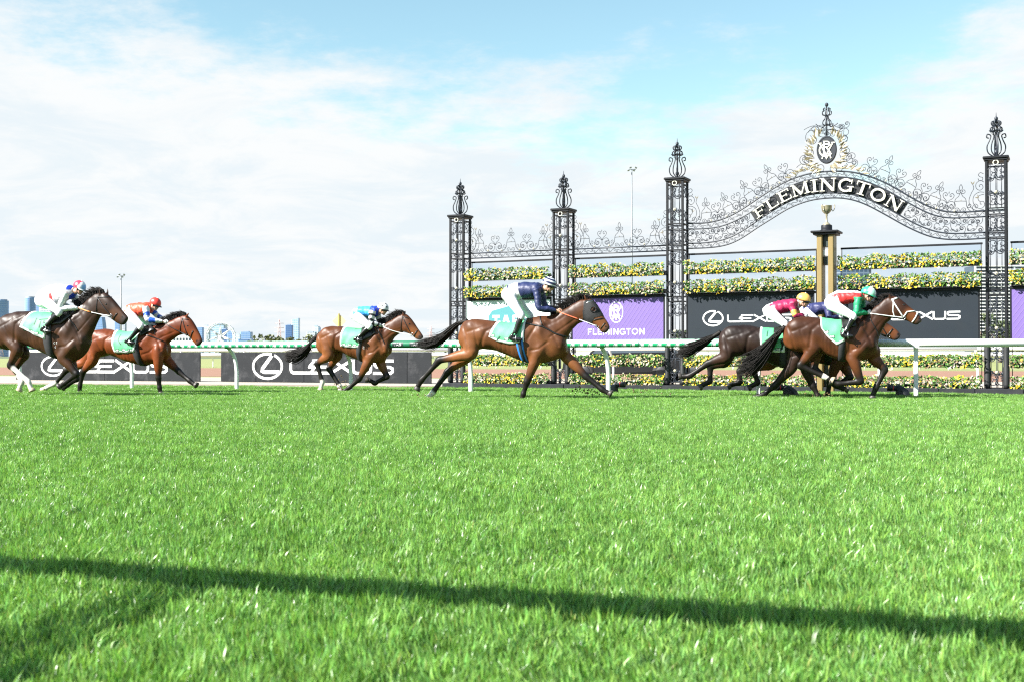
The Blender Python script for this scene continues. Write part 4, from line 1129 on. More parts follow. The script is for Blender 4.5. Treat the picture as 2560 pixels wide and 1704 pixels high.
    GR = [([tp(8.7,.12), tp(9.6,.35), tp(10.2,.66)], .013, .030), ([tp(8.0,.22), tp(7.3,.5), tp(7.2,.78)], .012, .030), ([tp(9.0,.58), tp(8.3,.70), tp(7.6,.72)], .010, .026),
          ([tp(4.3,.10), tp(3.4,.38), tp(3.2,.85)], .014, .034), ([tp(.9,.25), tp(1.5,.55), tp(2.0,.98)], .011, .028), ([tp(3.6,.12), tp(2.6,.32), tp(1.6,.42)], .008, .030), ([tp(2.4,.42), tp(2.7,.7), tp(3.0,.95)], .008, .026),
          ([np_(0,.62), np_(1,.66), np_(2,.70), np_(3,.74), np_(4,.78)], .008, .022), ([np_(0,.30), np_(1,.34), np_(2,.32)], .006, .030)] + [([tp(u_, .35), tp(u_-.12, .62), tp(u_-.1, .86)], .0035, .014) for u_ in (4.7, 5.1, 5.5, 5.9, 6.3)]
    for pl_, dep, sg_ in GR:
        d_ = np.full(n, 9.)
        for A0_, B0_ in zip(pl_[:-1], pl_[1:]):
            dd_ = B0_-A0_; t_ = np.clip(((V[:,[0,2]]-A0_)@dd_)/(dd_@dd_+1e-9), 0, 1); d_ = np.minimum(d_, np.linalg.norm(V[:,[0,2]]-(A0_+t_[:,None]*dd_), axis=1))
        dsp -= dep*np.exp(-(d_/sg_)**2)*np.clip(np.abs(Nn[:,1])*1.6-.2, 0, 1)
    V = V + Nn*(dsp*np.maximum(w_, .35*(np.abs(V[:,1]) > .05)))[:,None]; me.vertices.foreach_set('co', V.astype(np.float32).ravel()); me.update()
    # ---- coat colours (real markings: black points, socks, dark muzzle)
    n = len(me.vertices); V = np.zeros(n*3, np.float32); me.vertices.foreach_get('co', V); V = V.reshape(-1,3)
    base = np.array(S['coat'])*np.array([.95,.80,.70]); warm = np.array(S['warm'])*np.array([.98,.89,.82])
    C = np.tile(base, (n,1))
    tz0 = T_[:,3].min(); hgt = T_[:,1].max()
    # warmer coat towards the buttocks, flank and elbow, patchy
    nz = np.array([mnoise.noise((v[0]*3.2, v[1]*3.2, v[2]*3.2)) for v in V[::1]])
    rump = smooth01(-(V[:,0]), -T_[3][0], -T_[0][0]); low = smooth01(-V[:,2], -hgt+.15, -tz0)
    f = np.clip(S.get('warmth', .22) + .75*rump*(.35+.65*low) + .45*low + nz*.45, 0, 1)[:,None]
    C = C*(1-f) + warm*f
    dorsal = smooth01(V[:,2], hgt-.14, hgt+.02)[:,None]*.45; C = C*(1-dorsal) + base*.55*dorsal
    black = np.array((.009,.007,.006))
    def segd(A, B, V):
        A = np.array(A); B = np.array(B); d = B-A; t_ = np.clip(((V-A)@d)/(d@d), 0, 1)
        return np.linalg.norm(V - (A + t_[:,None]*d), axis=1), t_
    for L, J, hind, near in legs:
        d12, t12 = segd(J[1], J[2], V); d23, t23 = segd(J[2], J[3], V); d34, t34 = segd(J[3], J[4], V)
        m1 = smooth01(t12, .45 if hind else .42, .95)*(d12 < np.minimum(d23, d34)+.01)*(d12 < .12)
        m2 = ((np.minimum(d23, d34) < .10) & (np.minimum(d23, d34) <= d12 + .01)).astype(float)
        m_ = np.maximum(m1, m2)[:,None]; C = C*(1-m_) + black*m_
        sock = L.get('sock', 0)
        if sock:
            w = np.zeros(n); 
            a = (d34 < .085) & (d34 <= d23+.01); w[a] = 1
            b_ = (d23 < .085) & (d23 <= d12); w[b_] = np.maximum(w[b_], smooth01(t23[b_], 1-sock-.06, 1-sock+.06))
            C = C*(1-w[:,None]) + np.array((.62,.58,.52))*w[:,None]
    hd = np.array(head); mz = np.array([(hd[-1][0]+hd[-1][2])/2, 0, (hd[-1][1]+hd[-1][3])/2])
    dm = np.linalg.norm((V-mz)*np.array([1,.6,1]), axis=1); m_ = (1-smooth01(dm, .05, .17))[:,None]*.85
    C = C*(1-m_) + np.array((.03,.024,.022))*m_
    mid_ = np.array([(hd[4][0]+hd[4][2])/2, 0, (hd[4][1]+hd[4][3])/2]); dmid = np.linalg.norm((V-mid_)*np.array([1,.3,1]), axis=1)
    m_ = (1-smooth01(dmid, .08, .2))[:,None]*.55; C = C*(1-m_) + warm*1.15*m_
    nos = cv(S['nostril']) if 'nostril' in S else None
    if nos is not None:
        dn = np.linalg.norm((V-np.array([nos.x,0,nos.z]))*np.array([1,0,1]), axis=1); m_ = (1-smooth01(dn, .014, .026))[:,None]; C = C*(1-m_) + .006*m_
    for s_ in S.get('blaze', []):
        p = cv(s_[0]); dn = np.linalg.norm((V-np.array([p.x,0,p.z]))*np.array([1,.8,1]), axis=1); m_ = (1-smooth01(dn, s_[1]*.6, s_[1]))[:,None]; C = C*(1-m_) + np.array((.7,.68,.64))*m_
    at = me.color_attributes.new('tone', 'FLOAT_COLOR', 'POINT'); arr = np.ones((n,4), np.float32); arr[:,:3] = C; at.data.foreach_set('color', arr.ravel())
    me.name = 'horse'
    H = link('horse', me, m_coat); H.location = PL.o; H.rotation_euler = (0,0,PL.rz); tag(H, S['label'], 'horse', 'galloping race horses')
    bvh = BVHTree.FromPolygons([v.co for v in me.vertices], [tuple(p.vertices) for p in me.polygons])
    # ---- hooves
    for L, J, hind, near in legs:
        a = J[3].lerp(J[4], .78); d = (J[4]-J[3]); d = d.normalized(); tip = J[4] + d*.015
        f_ = Vector((d.z, 0, -d.x)); 
        if f_.x*1 + f_.z*.2 < 0 and not L.get('flip'): f_ = -f_
        if L.get('flip') and f_.x > 0: f_ = -f_
        lt = d.cross(f_); R = []
        for c, rx_, ry in ((a - d*.012, .050, .048), (a + d*.012, .061, .058), (tip - d*.006, .078, .068), (tip, .076, .066)):
            cc = c + f_*(.016 if rx_ > .05 else .004)
            R.append([cc + f_*(math.cos(t_)*rx_) + lt*(math.sin(t_)*ry) for t_ in np.linspace(0, 6.283, 15)[:-1]])
        hb = MB(); hb.rings(R); part('hoof', hb, m_hoofl if L.get('sock') else m_hoofd, H)
    # ---- eyes
    for near in (True, False):
        e_ = cv(S['eye']); p, nr = ray_y(bvh, e_.x, e_.z, near)
        if p is not None:
            eb = MB(); eb.ell(p - Vector((0, -.012 if not near else .012, 0))*-.6, (.024,.017,.020), 10, 8); part('eye', eb, m_eye, H)
    # ---- mane
    rg = np.random.default_rng(S['seed']); crest = catmull([(p[0], p[1]) for p in neck[0:]] + [(head[1][0], head[1][1])], 8)
    hm = MB(); cl = len(crest)
    for i in range(int(S.get('mane_n', 420))):
        u = rg.uniform(.16, .98)*(cl-1); i0 = int(u); p = crest[i0]*(1-(u-i0)) + crest[min(i0+1, cl-1)]*(u-i0)
        y0 = rg.normal()*.014; L_ = rg.uniform(.09, .22)*S.get('mane_l', 1.0); up = rg.uniform(.10, .62); bk = rg.uniform(.7, 1.1); sd = rg.normal()*.3
        tgt = Vector((-bk, -sd, up)).normalized(); a = Vector((p[0], y0, p[1]-.012))
        b = a + Vector((-.2, -sd*.3, 1)).normalized()*L_*.35; c = b + tgt*L_*.4; d = c + (tgt + Vector((-.4,0,-.2+rg.normal()*.18))).normalized()*L_*.35
        hm.tube([a,b,c,d], [.009,.0095,.007,.0012], 3, cap=False)
    part('mane', hm, m_hair, H, True, False, False)
    # ---- tail
    tp = [cv(p) for p in S['tail']]; tc_ = catmull([(p.x, p.z) for p in tp], 8); tl = len(tc_); hm = MB()
    core = [Vector((c[0], 0, c[1])) for c in tc_[:int(tl*.45)]]
    hm.tube(core, [.055*(1-.5*i/len(core)) for i in range(len(core))], 8)
    spread = S.get('tail_w', .10)
    for i in range(int(S.get('tail_n', 260)*2.2)):
        st = rg.uniform(0, .38); en = rg.uniform(.62, 1.04); off = np.array([rg.normal(), rg.normal(), rg.normal()])*spread*.5; P = []; 
        ph = rg.uniform(0, 6.28)
        for q in np.linspace(st, en, 8):
            u = min(q, 1.0)*(tl-1); i0 = int(u); p = tc_[i0]*(1-(u-i0)) + tc_[min(i0+1,tl-1)]*(u-i0)
            if q > 1: p = p + (tc_[-1]-tc_[-3])*(q-1)*8
            g_ = .22 + 1.25*max(0, q-.15) ; g_ *= (1.0 if q < .8 else 1.0-.5*(q-.8)/.25)
            wv = .012*math.sin(q*9+ph)*q
            P.append(Vector((p[0] + off[0]*g_*.45, off[1]*g_, p[1] + off[2]*g_ + wv)))
        hm.tube(P, [.004,.006,.0065,.0065,.006,.005,.004,.001], 3, cap=False)
    part('tail', hm, m_hair, H, True, False, False)
    # ---- saddle cloth: a sheet laid over the back
    def drape(name, s_top, s_bot, zb, off, m, nu=14, nv=30, edge=None, flare=0.0, **pr):
        """s_top/s_bot: (front..rear) px columns along the spine and the lower edge; zb: lower edge heights (px)"""
        V_ = []; 
        tops = [cv((s, (S['backline']))) for s in s_top]
        for i in range(nu+1):
            u = i/nu
            xs_ = np.interp(u, np.linspace(0,1,len(s_top)), s_top); xb = np.interp(u, np.linspace(0,1,len(s_bot)), s_bot); yb = np.interp(u, np.linspace(0,1,len(zb)), zb)
            xt = cv((xs_, S['backline'])).x; pb = cv((xb, yb), .26)
            hz = bvh.ray_cast(Vector((xt, 0, 4)), Vector((0,0,-1)))[0]; zt = hz.z if hz is not None else pb.z+.4
            for j in range(nv+1):
                v = -1 + 2*j/nv; sg = v < 0; w = abs(v)
                x = xt + (pb.x-xt)*w**1.15; z = zt - (zt-pb.z)*w**1.6
                if w < 1e-6: V_.append(Vector((x, 0, zt+off))); continue
                p, nr = ray_y(bvh, x, min(z, zt-.004), sg)
                if p is None: p, nr = Vector((x, (-.02 if sg else .02), z)), Vector((0, -1 if sg else 1, 0))
                wob = .006*math.sin(x*30 + w*7) * w + flare*w*w*(1-u)
                q = Vector(p) + nr*(off+.002) + Vector((0, -1 if sg else 1, 0))*wob; q.z = max(q.z, z)
                V_.append(q)
        F_ = []; MI = []
        for i in range(nu):
            for j in range(nv):
                a = i*(nv+1)+j; F_.append((a, a+1, a+nv+2, a+nv+1))
                w = abs(-1+2*(j+.5)/nv)
                MI.append(1 if edge and (w > .94 or i < 1 or i >= nu-1) else 0)
        b = MB(); b.v = [tuple(p) for p in V_]; b.f = F_; b.mi = MI; b.c = [(1,1,1)]*len(V_)
        o = part(name, b, [m, m_clothw], H, True, False, True, **pr)
        # lift faces so that normals point out, give the cloth a thickness
        sd = o.modifiers.new('thick', 'SOLIDIFY'); sd.thickness = .005; sd.offset = 1
        return o
    cl = S['cloth']
    clo = drape('saddle_cloth', cl['top'], cl['bot'], cl['z'], .010, m_cloth, edge=True, flare=cl.get('flare', .02))
    # printed sponsor tags along the lower edge of the cloth, near side
    cb = BVHTree.FromPolygons([v.co for v in clo.data.vertices], [tuple(p.vertices) for p in clo.data.polygons])
    for (tx, ty) in cl.get('tags', []):
        c = cv((tx, ty), .27)
        def onc(x, z, d):
            h = cb.ray_cast(Vector((c.x+x, -2, c.z+z)), Vector((0,1,0)))[0]
            return Vector((c.x+x, (h.y if h is not None else -.27) - .0075 - d, c.z+z))
        if cb.ray_cast(Vector((c.x, -2, c.z)), Vector((0,1,0)))[0] is None: continue
        b = MB(); b.prism([(-.05,-.03),(.05,-.03),(.05,.03),(-.05,.03)], onc, .0012, -.002); pt_ = part('sponsor_patch', b, m_clothg, clo, False)
        b = MB(); xx = -.04
        for ch_ in 'TAB':
            wd, pls = SANS[ch_]
            for i, pl in enumerate(pls): b.stroke([(xx + a*.034, -.018 + q_*.036) for a, q_ in pl], .008, onc, .0026+.0002*i, .0014)
            xx += (wd+.1)*.034
        part('lettering', b, m_print_white, clo, False)
    for pl in cl.get('marks', []):      # broken dark green strokes of the partly hidden number and fold shadows printed on the cloth
        b = MB(); pts = []
        P_ = [cv(p, .27) for p in pl]
        for a, q_ in zip(P_[:-1], P_[1:]):
            for f_ in np.linspace(0, 1, 6)[:(6 if q_ is P_[-1] else 5)]:
                pp = a.lerp(q_, f_); h = cb.ray_cast(Vector((pp.x, -2, pp.z)), Vector((0,1,0)))[0]
                if h is not None: pts.append(Vector((pp.x, h.y-.007, pp.z)))
        if len(pts) > 1:
            b.tube(pts, .016, 4, flat=.12); part('number_fold_stroke', b, m_clothg, clo, False)
    if 'saddle' in S:
        sd_ = S['saddle']; drape('saddle', sd_['top'], sd_['bot'], sd_['z'], .028, m_leather, 10, 20)
    # ---- girth band round the barrel
    def band(name, f0, f1, r0, r1, m, off=.010, frac=(0,1)):
        """front edge f0(top)->f1(bottom), rear edge r0->r1 in px"""
        A0, A1, B0, B1 = cv(f0, .26), cv(f1, .15), cv(r0, .26), cv(r1, .15)
        R = []; zc_ = (T_[6][1]+T_[6][3])/2
        for i in range(41):
            th = math.radians(40 + 280*i/40); row = []
            for w in (frac[0], (frac[0]+frac[1])/2, frac[1]):
                r = .36; 
                for _ in range(3):
                    z = zc_ + r*math.cos(th); t_ = (z - A0.z)/((A1.z-A0.z) or 1e-6); xf = A0.x + (A1.x-A0.x)*t_; xb = B0.x + (B1.x-B0.x)*t_; x = xb + (xf-xb)*w
                    d = Vector((0, -math.sin(th), math.cos(th))); h = bvh.ray_cast(Vector((x,0,zc_)), d)
                    tx_ = np.interp(x, T_[3:9,2], T_[3:9,1]); bx_ = np.interp(x, T_[3:9,2], T_[3:9,3]); rz_ = (zc_-bx_ if math.cos(th) < 0 else tx_-zc_); lim = 1/math.sqrt((math.cos(th)/rz_)**2 + (math.sin(th)/.30)**2) + .015
                    r = min((h[0]-Vector((x,0,zc_))).length, lim) if h[0] is not None else lim
                p = Vector((x,0,zc_)) + d*(r+off); row.append(p)
            R.append(row)
        b = MB(); m_ = len(R); V_ = [p for r_ in R for p in r_]
        b.add(V_, [(i*3+j, i*3+j+1, i*3+j+4, i*3+j+3) for i in range(m_-1) for j in range(2)])
        o = part(name, b, m, H); s_ = o.modifiers.new('thick','SOLIDIFY'); s_.thickness = .006; s_.offset = 1
        return o
    G = S['girth']
    if S.get('girth_blue'):
        band('girth', *G, m_blue); band('girth_strap', *G, m_elastic, .013, (.25,.75))
    else:
        band('girth', *G, S.get('girth_m', m_elastic))
    # ---- straps lying on the skin, both sides
    def strap(name, pts, r, m, both=True, flat=.45, off=.004, lat0=None):
        for near in ((True, False) if both else (True,)):
            P = []; Q = [cv(p) for p in pts]
            for a, b_ in zip(Q[:-1], Q[1:]):
                for f_ in np.linspace(0, 1, 7)[:(7 if b_ is Q[-1] else 6)]:
                    q = a.lerp(b_, f_); h, nr = ray_y(bvh, q.x, q.z, near)
                    if h is not None: P.append(h + nr*off)
            if len(P) > 2:
                b = MB(); b.tube(P, r, 6, flat=1.0); part(name, b, m, H)
    for st in S.get('straps', []): strap(st[0], st[1], st[2], st[3])
    # bit rings
    bit = cv(S['bit'])
    for near in (True, False):
        h, nr = ray_y(bvh, bit.x, bit.z, near)
        if h is None: h = Vector((bit.x, -.06 if near else .06, bit.z))
        sgn = -1 if near else 1; b = MB(); rr_ = .036
        b.tube([(h.x + rr_*math.cos(t_), h.y + sgn*.012, h.z + rr_*math.sin(t_)) for t_ in np.linspace(0, 6.283, 17)[:-1]], .006, 5, closed=True); part('bit_ring', b, m_steel, H)
        # reins to the hand
        hd_ = cv(S['hand'], .06 if near else -.06); a = Vector((h.x, h.y + sgn*.015, h.z)); P = []
        for f_ in np.linspace(0, 1, 14):
            q = a.lerp(hd_, f_) - Vector((0,0,.05*math.sin(math.pi*f_)*S.get('rein_sag', .4)))
            hit, nr = ray_y(bvh, q.x, q.z, near)
            if hit is not None and sgn*(hit.y) > sgn*q.y - .004: q.y = hit.y + sgn*.012
            P.append(q)
        spl = S.get('rein_split', 0); m2 = S.get('rein2', m_leather)
        kx = int(14*spl)
        if 0 < kx < 13:
            b = MB(); b.tube(P[:kx+1], .008, 6); part('rein', b, m2, H)
            b = MB(); b.tube(P[kx:], .013, 6); part('rein_grip', b, S['rein'], H)
        else:
            b = MB(); b.tube(P, .0095, 6); part('rein', b, S['rein'], H)
    # ---- blinker hood
    if 'hood' in S:
        poly = [cv(p) for p in S['hood']]; hole = cv(S['eye']); hr = .045
        def inside(x, z):
            c = False; j = len(poly)-1
            for i in range(len(poly)):
                a, b_ = poly[i], poly[j]
                if (a.z > z) != (b_.z > z) and x < (b_.x-a.x)*(z-a.z)/(b_.z-a.z)+a.x: c = not c
                j = i
            return c
        b = MB(); mp = {}
        for p in me.polygons:
            c = p.center
            if inside(c.x, c.z) and math.hypot(c.x-hole.x, c.z-hole.z) > hr:
                f_ = []
                for vi in p.vertices:
                    if vi not in mp: mp[vi] = len(b.v); b.v.append(tuple(me.vertices[vi].co + me.vertices[vi].normal*.007)); b.c.append((1,1,1))
                    f_.append(mp[vi])
                b.f.append(tuple(f_)); b.mi.append(0)
        part('blinker_hood', b, m_hood, H)
        for near in (True, False):
            h, nr = ray_y(bvh, hole.x, hole.z, near)
            if h is not None:
                sgn = -1 if near else 1; b = MB()
                b.tube([(h.x + (hr+.008)*math.cos(t_), h.y + sgn*(.012 + .03*max(0,-math.cos(t_))), h.z + (hr+.008)*math.sin(t_)) for t_ in np.linspace(0, 6.283, 25)[:-1]], .010, 6, closed=True)
                part('blinker_cup', b, m_hood, H)
    for mk in S.get('brand', []):
        c = cv(mk[0]); 
        h, nr = ray_y(bvh, c.x, c.z, True)
        if h is not None:
            b = MB(); P = []
            for t_ in np.linspace(0, 5.6, 10):
                q, _ = ray_y(bvh, c.x + mk[1]*.6*math.cos(t_), c.z + mk[1]*math.sin(t_), True)
                if q is not None: P.append(q + Vector((0,-.002,0)))
            b.tube(P, .004, 4); part('freeze_brand', b, m_clothw, H)
    return H, PL, cv, bvh
def bridle(pol, brow0, bitp, nose0, nose1, m, jowl, r=.011):
    return [('cheek_strap', [pol, bitp], r, m), ('noseband', [nose0, nose1], r, m), ('browband', [pol, brow0], r, m), ('throat_lash', [pol, jowl], r*.8, m)]
# ================================================================ JOCKEYS
m_skin = mat('skin', (.60,.34,.24), .5, var=.08, spec=.4)
m_breech = mat('white_breeches', (.74,.74,.75), .6, var=.05, bump=.4, bscale=11)
m_boot = mat('black_boots', (.012,.012,.013), .22, var=.15, spec=.6)
m_silk = mat('racing_silk', (1,1,1), .5, var=.10, scale=16, bump=.6, bscale=14, attr='tone')
m_cap = mat('cap_silk', (1,1,1), .35, var=.06, attr='tone', bump=.12, bscale=30)
m_gog = mat('goggle_band', (.015,.015,.017), .3, var=.1)
m_lens = mat('goggle_lens', (.10,.085,.03), .08, var=.05, spec=.8)
m_whip = mat('whip_leather', (.014,.014,.016), .45, var=.2)
m_glove = mat('white_gloves', (.76,.74,.72), .6, var=.08)
WHITE = (.72,.72,.73); NAVY = (.012,.018,.07); ROYAL = (.012,.05,.50); SKYB = (.05,.36,.80); RED = (.62,.028,.03); ORRED = (.72,.085,.035)
GREEN = (.006,.24,.10); MAROON = (.33,.012,.07); BLACK = (.015,.015,.018); YEL = (.80,.46,.09)

def jockey(S, cv, PL, bvh):
    tor = []
    for tx, ty, bx, by, w in S['torso']:
        a, b = cv((tx, ty)), cv((bx, by)); tor.append((a.x, a.z, b.x, b.z, w, 0.0))
    T_ = np.array(tor); hc = cv(S['head'][0]); hr = S['head'][1]; tilt = math.radians(S['head'][2])
    def arm(key, sg):
        p = S[key]; ls = (.175, .235, .075) if key == 'arm' else (-.175, -.22, -.075)
        return [cv(q, l) for q, l in zip(p, ls)]
    A1, A2 = arm('arm', 1), arm('arm2', -1)
    def leg(pts, sg):
        ls = (.11, .27, .335, .335, .345)
        return [cv(q, sg*l) for q, l in zip(pts, ls)]     # hip, knee, ankle, heel, toe
    L1 = leg(S['leg'], 1); L2 = [Vector((p.x, -p.y, p.z)) for p in L1]
    # ---- body: one continuous skin surface under the clothes
    mb = MB()
    sh = T_.copy()
    for r in sh:
        c = np.array([(r[0]+r[2])/2, (r[1]+r[3])/2])
        for q in (0, 2): r[q] = c[0] + (r[q]-c[0])*.82; r[q+1] = c[1] + (r[q+1]-c[1])*.82
        r[4] *= .85
    loft_pairs(mb, sh, 4, 14)
    nk = Vector(((T_[-2][0]+T_[-2][2])/2, 0, (T_[-2][1]+T_[-2][3])/2))
    Rh = Matrix.Rotation(tilt, 3, 'Y')
    h = lambda x, y, z: hc + Rh @ Vector((x, y, z))
    nb = h(-.02, 0, -.07)
    limb(mb, [(nk.x, 0, nk.z, .075), (*nk.lerp(nb, .5), .062), (*nb, .06)], 3, 10, 1)
    mb.ell(h(-.005,0,.02), (.098,.076,.105), 16, 12, Rh); mb.ell(h(.03,0,-.05), (.066,.058,.075), 14, 10, Rh)
    mb.ell(h(.062,0,-.105), (.028,.030,.024), 10, 8, Rh)                  # chin
    limb(mb, [(*h(.085,0,.01), .010), (*h(.108,0,-.03), .016), (*h(.09,0,-.045), .012)], 3, 8, 1)   # nose
    limb(mb, [(*h(.082,-.022,-.072), .010), (*h(.09,0,-.072), .012), (*h(.082,.022,-.072), .010)], 3, 8, 1)  # lips
    for s_ in (-1, 1):
        mb.ell(h(-.005, s_*.074, -.02), (.020,.010,.032), 8, 6, Rh); mb.ell(h(.065, s_*.04, -.03), (.024,.02,.022), 8, 6, Rh)
    for A in (A1, A2):
        limb(mb, [(*A[0], .05), (*A[0].lerp(A[1], .5), .043), (*A[1], .037), (*A[1].lerp(A[2], .4), .036), (*A[2], .026)], 4, 10, 1)
    for L in (L1, L2):
        limb(mb, [(*L[0], .085), (*L[0].lerp(L[1], .5), .072), (*L[1], .052), (*L[1].lerp(L[2], .35), .05), (*L[2], .034)], 4, 10, 1)
    me = remesh(mb, .0115, 3); me.name = 'person'
    B = link('person', me, m_skin); B.location = PL.o; B.rotation_euler = (0,0,PL.rz); tag(B, S['label'], 'person', 'jockeys riding the race horses')
    # ---- jacket
    def silk_loft(mb, P, sub, n, colf, amp=.018, flat=1.0):
        C = catmull(P, sub); m_ = len(C); R = []; cols = []
        for i, (tx, tz, bx, bz, w, yc) in enumerate(C):
            c = np.array([(tx+bx)/2, (tz+bz)/2]); A = np.array([tx-bx, tz-bz])/2; u = i/(m_-1)
            for j in range(n):
                th = 2*math.pi*j/n; q = Vector((c[0]+A[0]*math.cos(th), yc - w*math.sin(th), c[1]+A[1]*math.cos(th)))
                nz = mnoise.noise(Vector((q.x*13+q.z*7, q.y*6+S['seed'], q.z*9-q.x*5)))*amp + mnoise.noise(q*24)*amp*.55
                dr = Vector((A[0]*math.cos(th), -w*math.sin(th), A[1]*math.cos(th))).normalized()
                R.append(q + dr*nz); cols.append(colf(u, math.cos(th), math.sin(th)))
        return mb.rings([R[i*n:(i+1)*n] for i in range(m_)], 0, cols)
    def sleeve(mb, A, colf, r=(.085,.07,.06,.058,.036)):
        pts = [A[0], A[0].lerp(A[1], .5), A[1], A[1].lerp(A[2], .5), A[1].lerp(A[2], .86)]
        C = catmull([(*p, q) for p, q in zip(pts, r)], 7); P = [Vector(c[:3]) for c in C]; m_ = len(P)
        rad = [c[3]*(1 + .10*mnoise.noise(Vector((i*.9, S['seed']*3.1, 0)))) for i, c in enumerate(C)]
        b = MB(); b.tube(P, rad, 14, cols=[colf(i/(m_-1)) for i in range(m_)])
        for i, v in enumerate(b.v):
            q = Vector(v); nz = mnoise.noise(q*16 + Vector((0,S['seed'],0)))*.017; b.v[i] = tuple(q + Vector((nz, nz*.6, -nz)))
        mb.add(b.v, b.f, 0, b.c)
    def jack():
        w0 = S.get('waist', 1)
        P = [list(r) for r in T_[w0:-1]]
        last = list(T_[-1]); last[4] *= 1.0; P.append(last)
        return P
    m1 = MB(); silk_loft(m1, jack(), 7, 26, S['jacket']); jo = part('silk_jacket', m1, m_silk, B, True, True)
    for A, nm in ((A1, 0), (A2, 1)):
        m1 = MB(); sleeve(m1, A, S['sleeve']); part('sleeve', m1, m_silk, jo, True, True)
    cb = MB(); c0 = Vector(((T_[-1][0]+T_[-1][2])/2, 0, (T_[-1][1]+T_[-1][3])/2))
    # ---- breeches: seat and both thighs
    mb = MB(); P = [list(r) for r in T_[:S.get('waist', 1)+2]]
    for r in P: r[4] *= 1.0
    P[0][4] *= .95; loft_pairs(mb, P, 5, 16, .95)
    for L in (L1, L2):
        e_ = L[1].lerp(L[2], .22); limb(mb, [(*L[0], .13), (*L[0].lerp(L[1], .4), .108), (*L[0].lerp(L[1], .8), .083), (*L[1], .075), (*e_, .06)], 5, 14, .95)
    bm_ = remesh(mb, .014, 4); bm_.name = 'breeches'; link('breeches', bm_, m_breech, B)
    # ---- boots, stirrups
    for L in (L1, L2):
        mb = MB(); top_ = L[1].lerp(L[2], .12)
        kn = L[1].lerp(L[2], .05)
        limb(mb, [(*top_, .064), (*L[1].lerp(L[2], .35), .062), (*L[1].lerp(L[2], .7), .048), (*L[2], .045)], 4, 12, .95)
        hl, to = L[3], L[4]; fd = (to-hl).normalized()
        limb(mb, [(*(L[2].lerp(hl, .2)), .045), (*(L[2].lerp(hl, .75)), .047), (*hl.lerp(to, .16), .042)], 3, 10, .9)
        limb(mb, [(*(hl + Vector((0,0,.022))), .034), (*hl.lerp(to, .35), .044), (*hl.lerp(to, .7), .045), (*to, .026)], 4, 10, .85)
        b_ = remesh(mb, .011, 3); b_.name = 'boot'; link('boot', b_, m_boot, B)
        c = hl.lerp(to, .55) - Vector((0,0,.045)); sb = MB()
        sb.tube(catmull([(c.x, c.y-.055, c.z), (c.x, c.y-.06, c.z+.05), (c.x, c.y-.035, c.z+.11), (c.x, c.y, c.z+.135), (c.x, c.y+.035, c.z+.11), (c.x, c.y+.06, c.z+.05), (c.x, c.y+.055, c.z)], 3), .007, 5)
        sb.tube([(c.x, c.y-.055, c.z), (c.x, c.y+.055, c.z)], .011, 5, flat=1)
        part('stirrup', sb, m_steel, B)
    # ---- hands: palm and five fingers closed on the rein
    for A, sg in ((A1, 1), (A2, -1)):
        d = (A[2]-A[1]).normalized(); side = Vector((0, -sg, 0)); up = d.cross(Vector((0,1,0))).normalized()
        if up.z < 0: up = -up
        hb = MB(); w = A[2] - d*.045
        limb(hb, [(*w, .031), (*(w + d*.04), .037), (*(w + d*.085), .036)], 3, 10, .7)
        for q, (ln, ro) in enumerate(((.075,.0105),(.082,.011),(.078,.0105),(.062,.009))):
            b0 = w + d*.085 + up*(.027 - q*.018); c1 = b0 + d*ln*.38 + side*.008; c2 = c1 - side*ln*.42 + d*.004 - up*.006; c3 = c2 - d*ln*.34
            limb(hb, [(*b0, ro*1.1), (*c1, ro*1.05), (*c2, ro), (*c3, ro*.8)], 3, 7, 1)
        b0 = w + d*.035 + up*.03; c1 = b0 + up*.022 + d*.03; c2 = c1 + d*.035 - up*.008
        limb(hb, [(*b0, .014), (*c1, .013), (*c2, .009)], 3, 7, 1)
        part('glove', hb, S.get('glove', m_glove), B)
    # ---- helmet with silk cap, peak, goggles, chin strap
    mb = MB(); nu, nv = 30, 16; R = []; cols = []
    hx, hy, hz = hr*1.12, hr*.86, hr*1.02
    for i in range(nv+1):
        ph = math.radians(2 + 100*i/nv)
        for j in range(nu):
            th = 2*math.pi*j/nu; q = Vector((math.sin(ph)*math.cos(th), -math.sin(ph)*math.sin(th), math.cos(ph)))
            R.append(h(q.x*hx - .012, q.y*hy, q.z*hz + .03)); cols.append(S['cap'](math.degrees(ph), math.degrees(th) % 360, q))
    mb.rings([R[i*nu:(i+1)*nu] for i in range(nv+1)], 0, cols); hel = part('helmet', mb, m_cap, B, True, True)
    mb = MB(); V_ = []; n_ = 16
    for k_, (ro, dz) in enumerate(((.97, 0), (1.0, -.006), (1.32, -.022), (1.32, -.028), (.97, -.012))):
        for i in range(n_+1):
            a = math.radians(-66 + 132*i/n_); kx = 1 + (ro-1)*max(0, math.cos(a*1.25)) if ro > 1 else ro
            V_.append(h(math.cos(a)*hx*kx - .012, math.sin(a)*hy*kx, .022 + dz))
    mb.add(V_, [(k_*(n_+1)+i, k_*(n_+1)+i+1, (k_+1)*(n_+1)+i+1, (k_+1)*(n_+1)+i) for k_ in range(4) for i in range(n_)])
    part('peak', mb, S.get('peak', m_gog), hel)
    mb = MB(); mb.ell(h(-.012,0,.03+hz), (.014,.014,.012), 8, 6); part('button', mb, m_cap, hel, True, True)
    mb = MB(); R = []
    for i in range(15):
        a = math.radians(-82 + 164*i/14); R.append([h(math.cos(a)*.103, math.sin(a)*.082, z) for z in (-.03, -.026, .012, .016)])
    mb.add([p for r in R for p in r], [(i*4+j, i*4+j+1, i*4+j+5, i*4+j+4) for i in range(14) for j in range(3)]); gg = part('goggles', mb, m_gog, B)
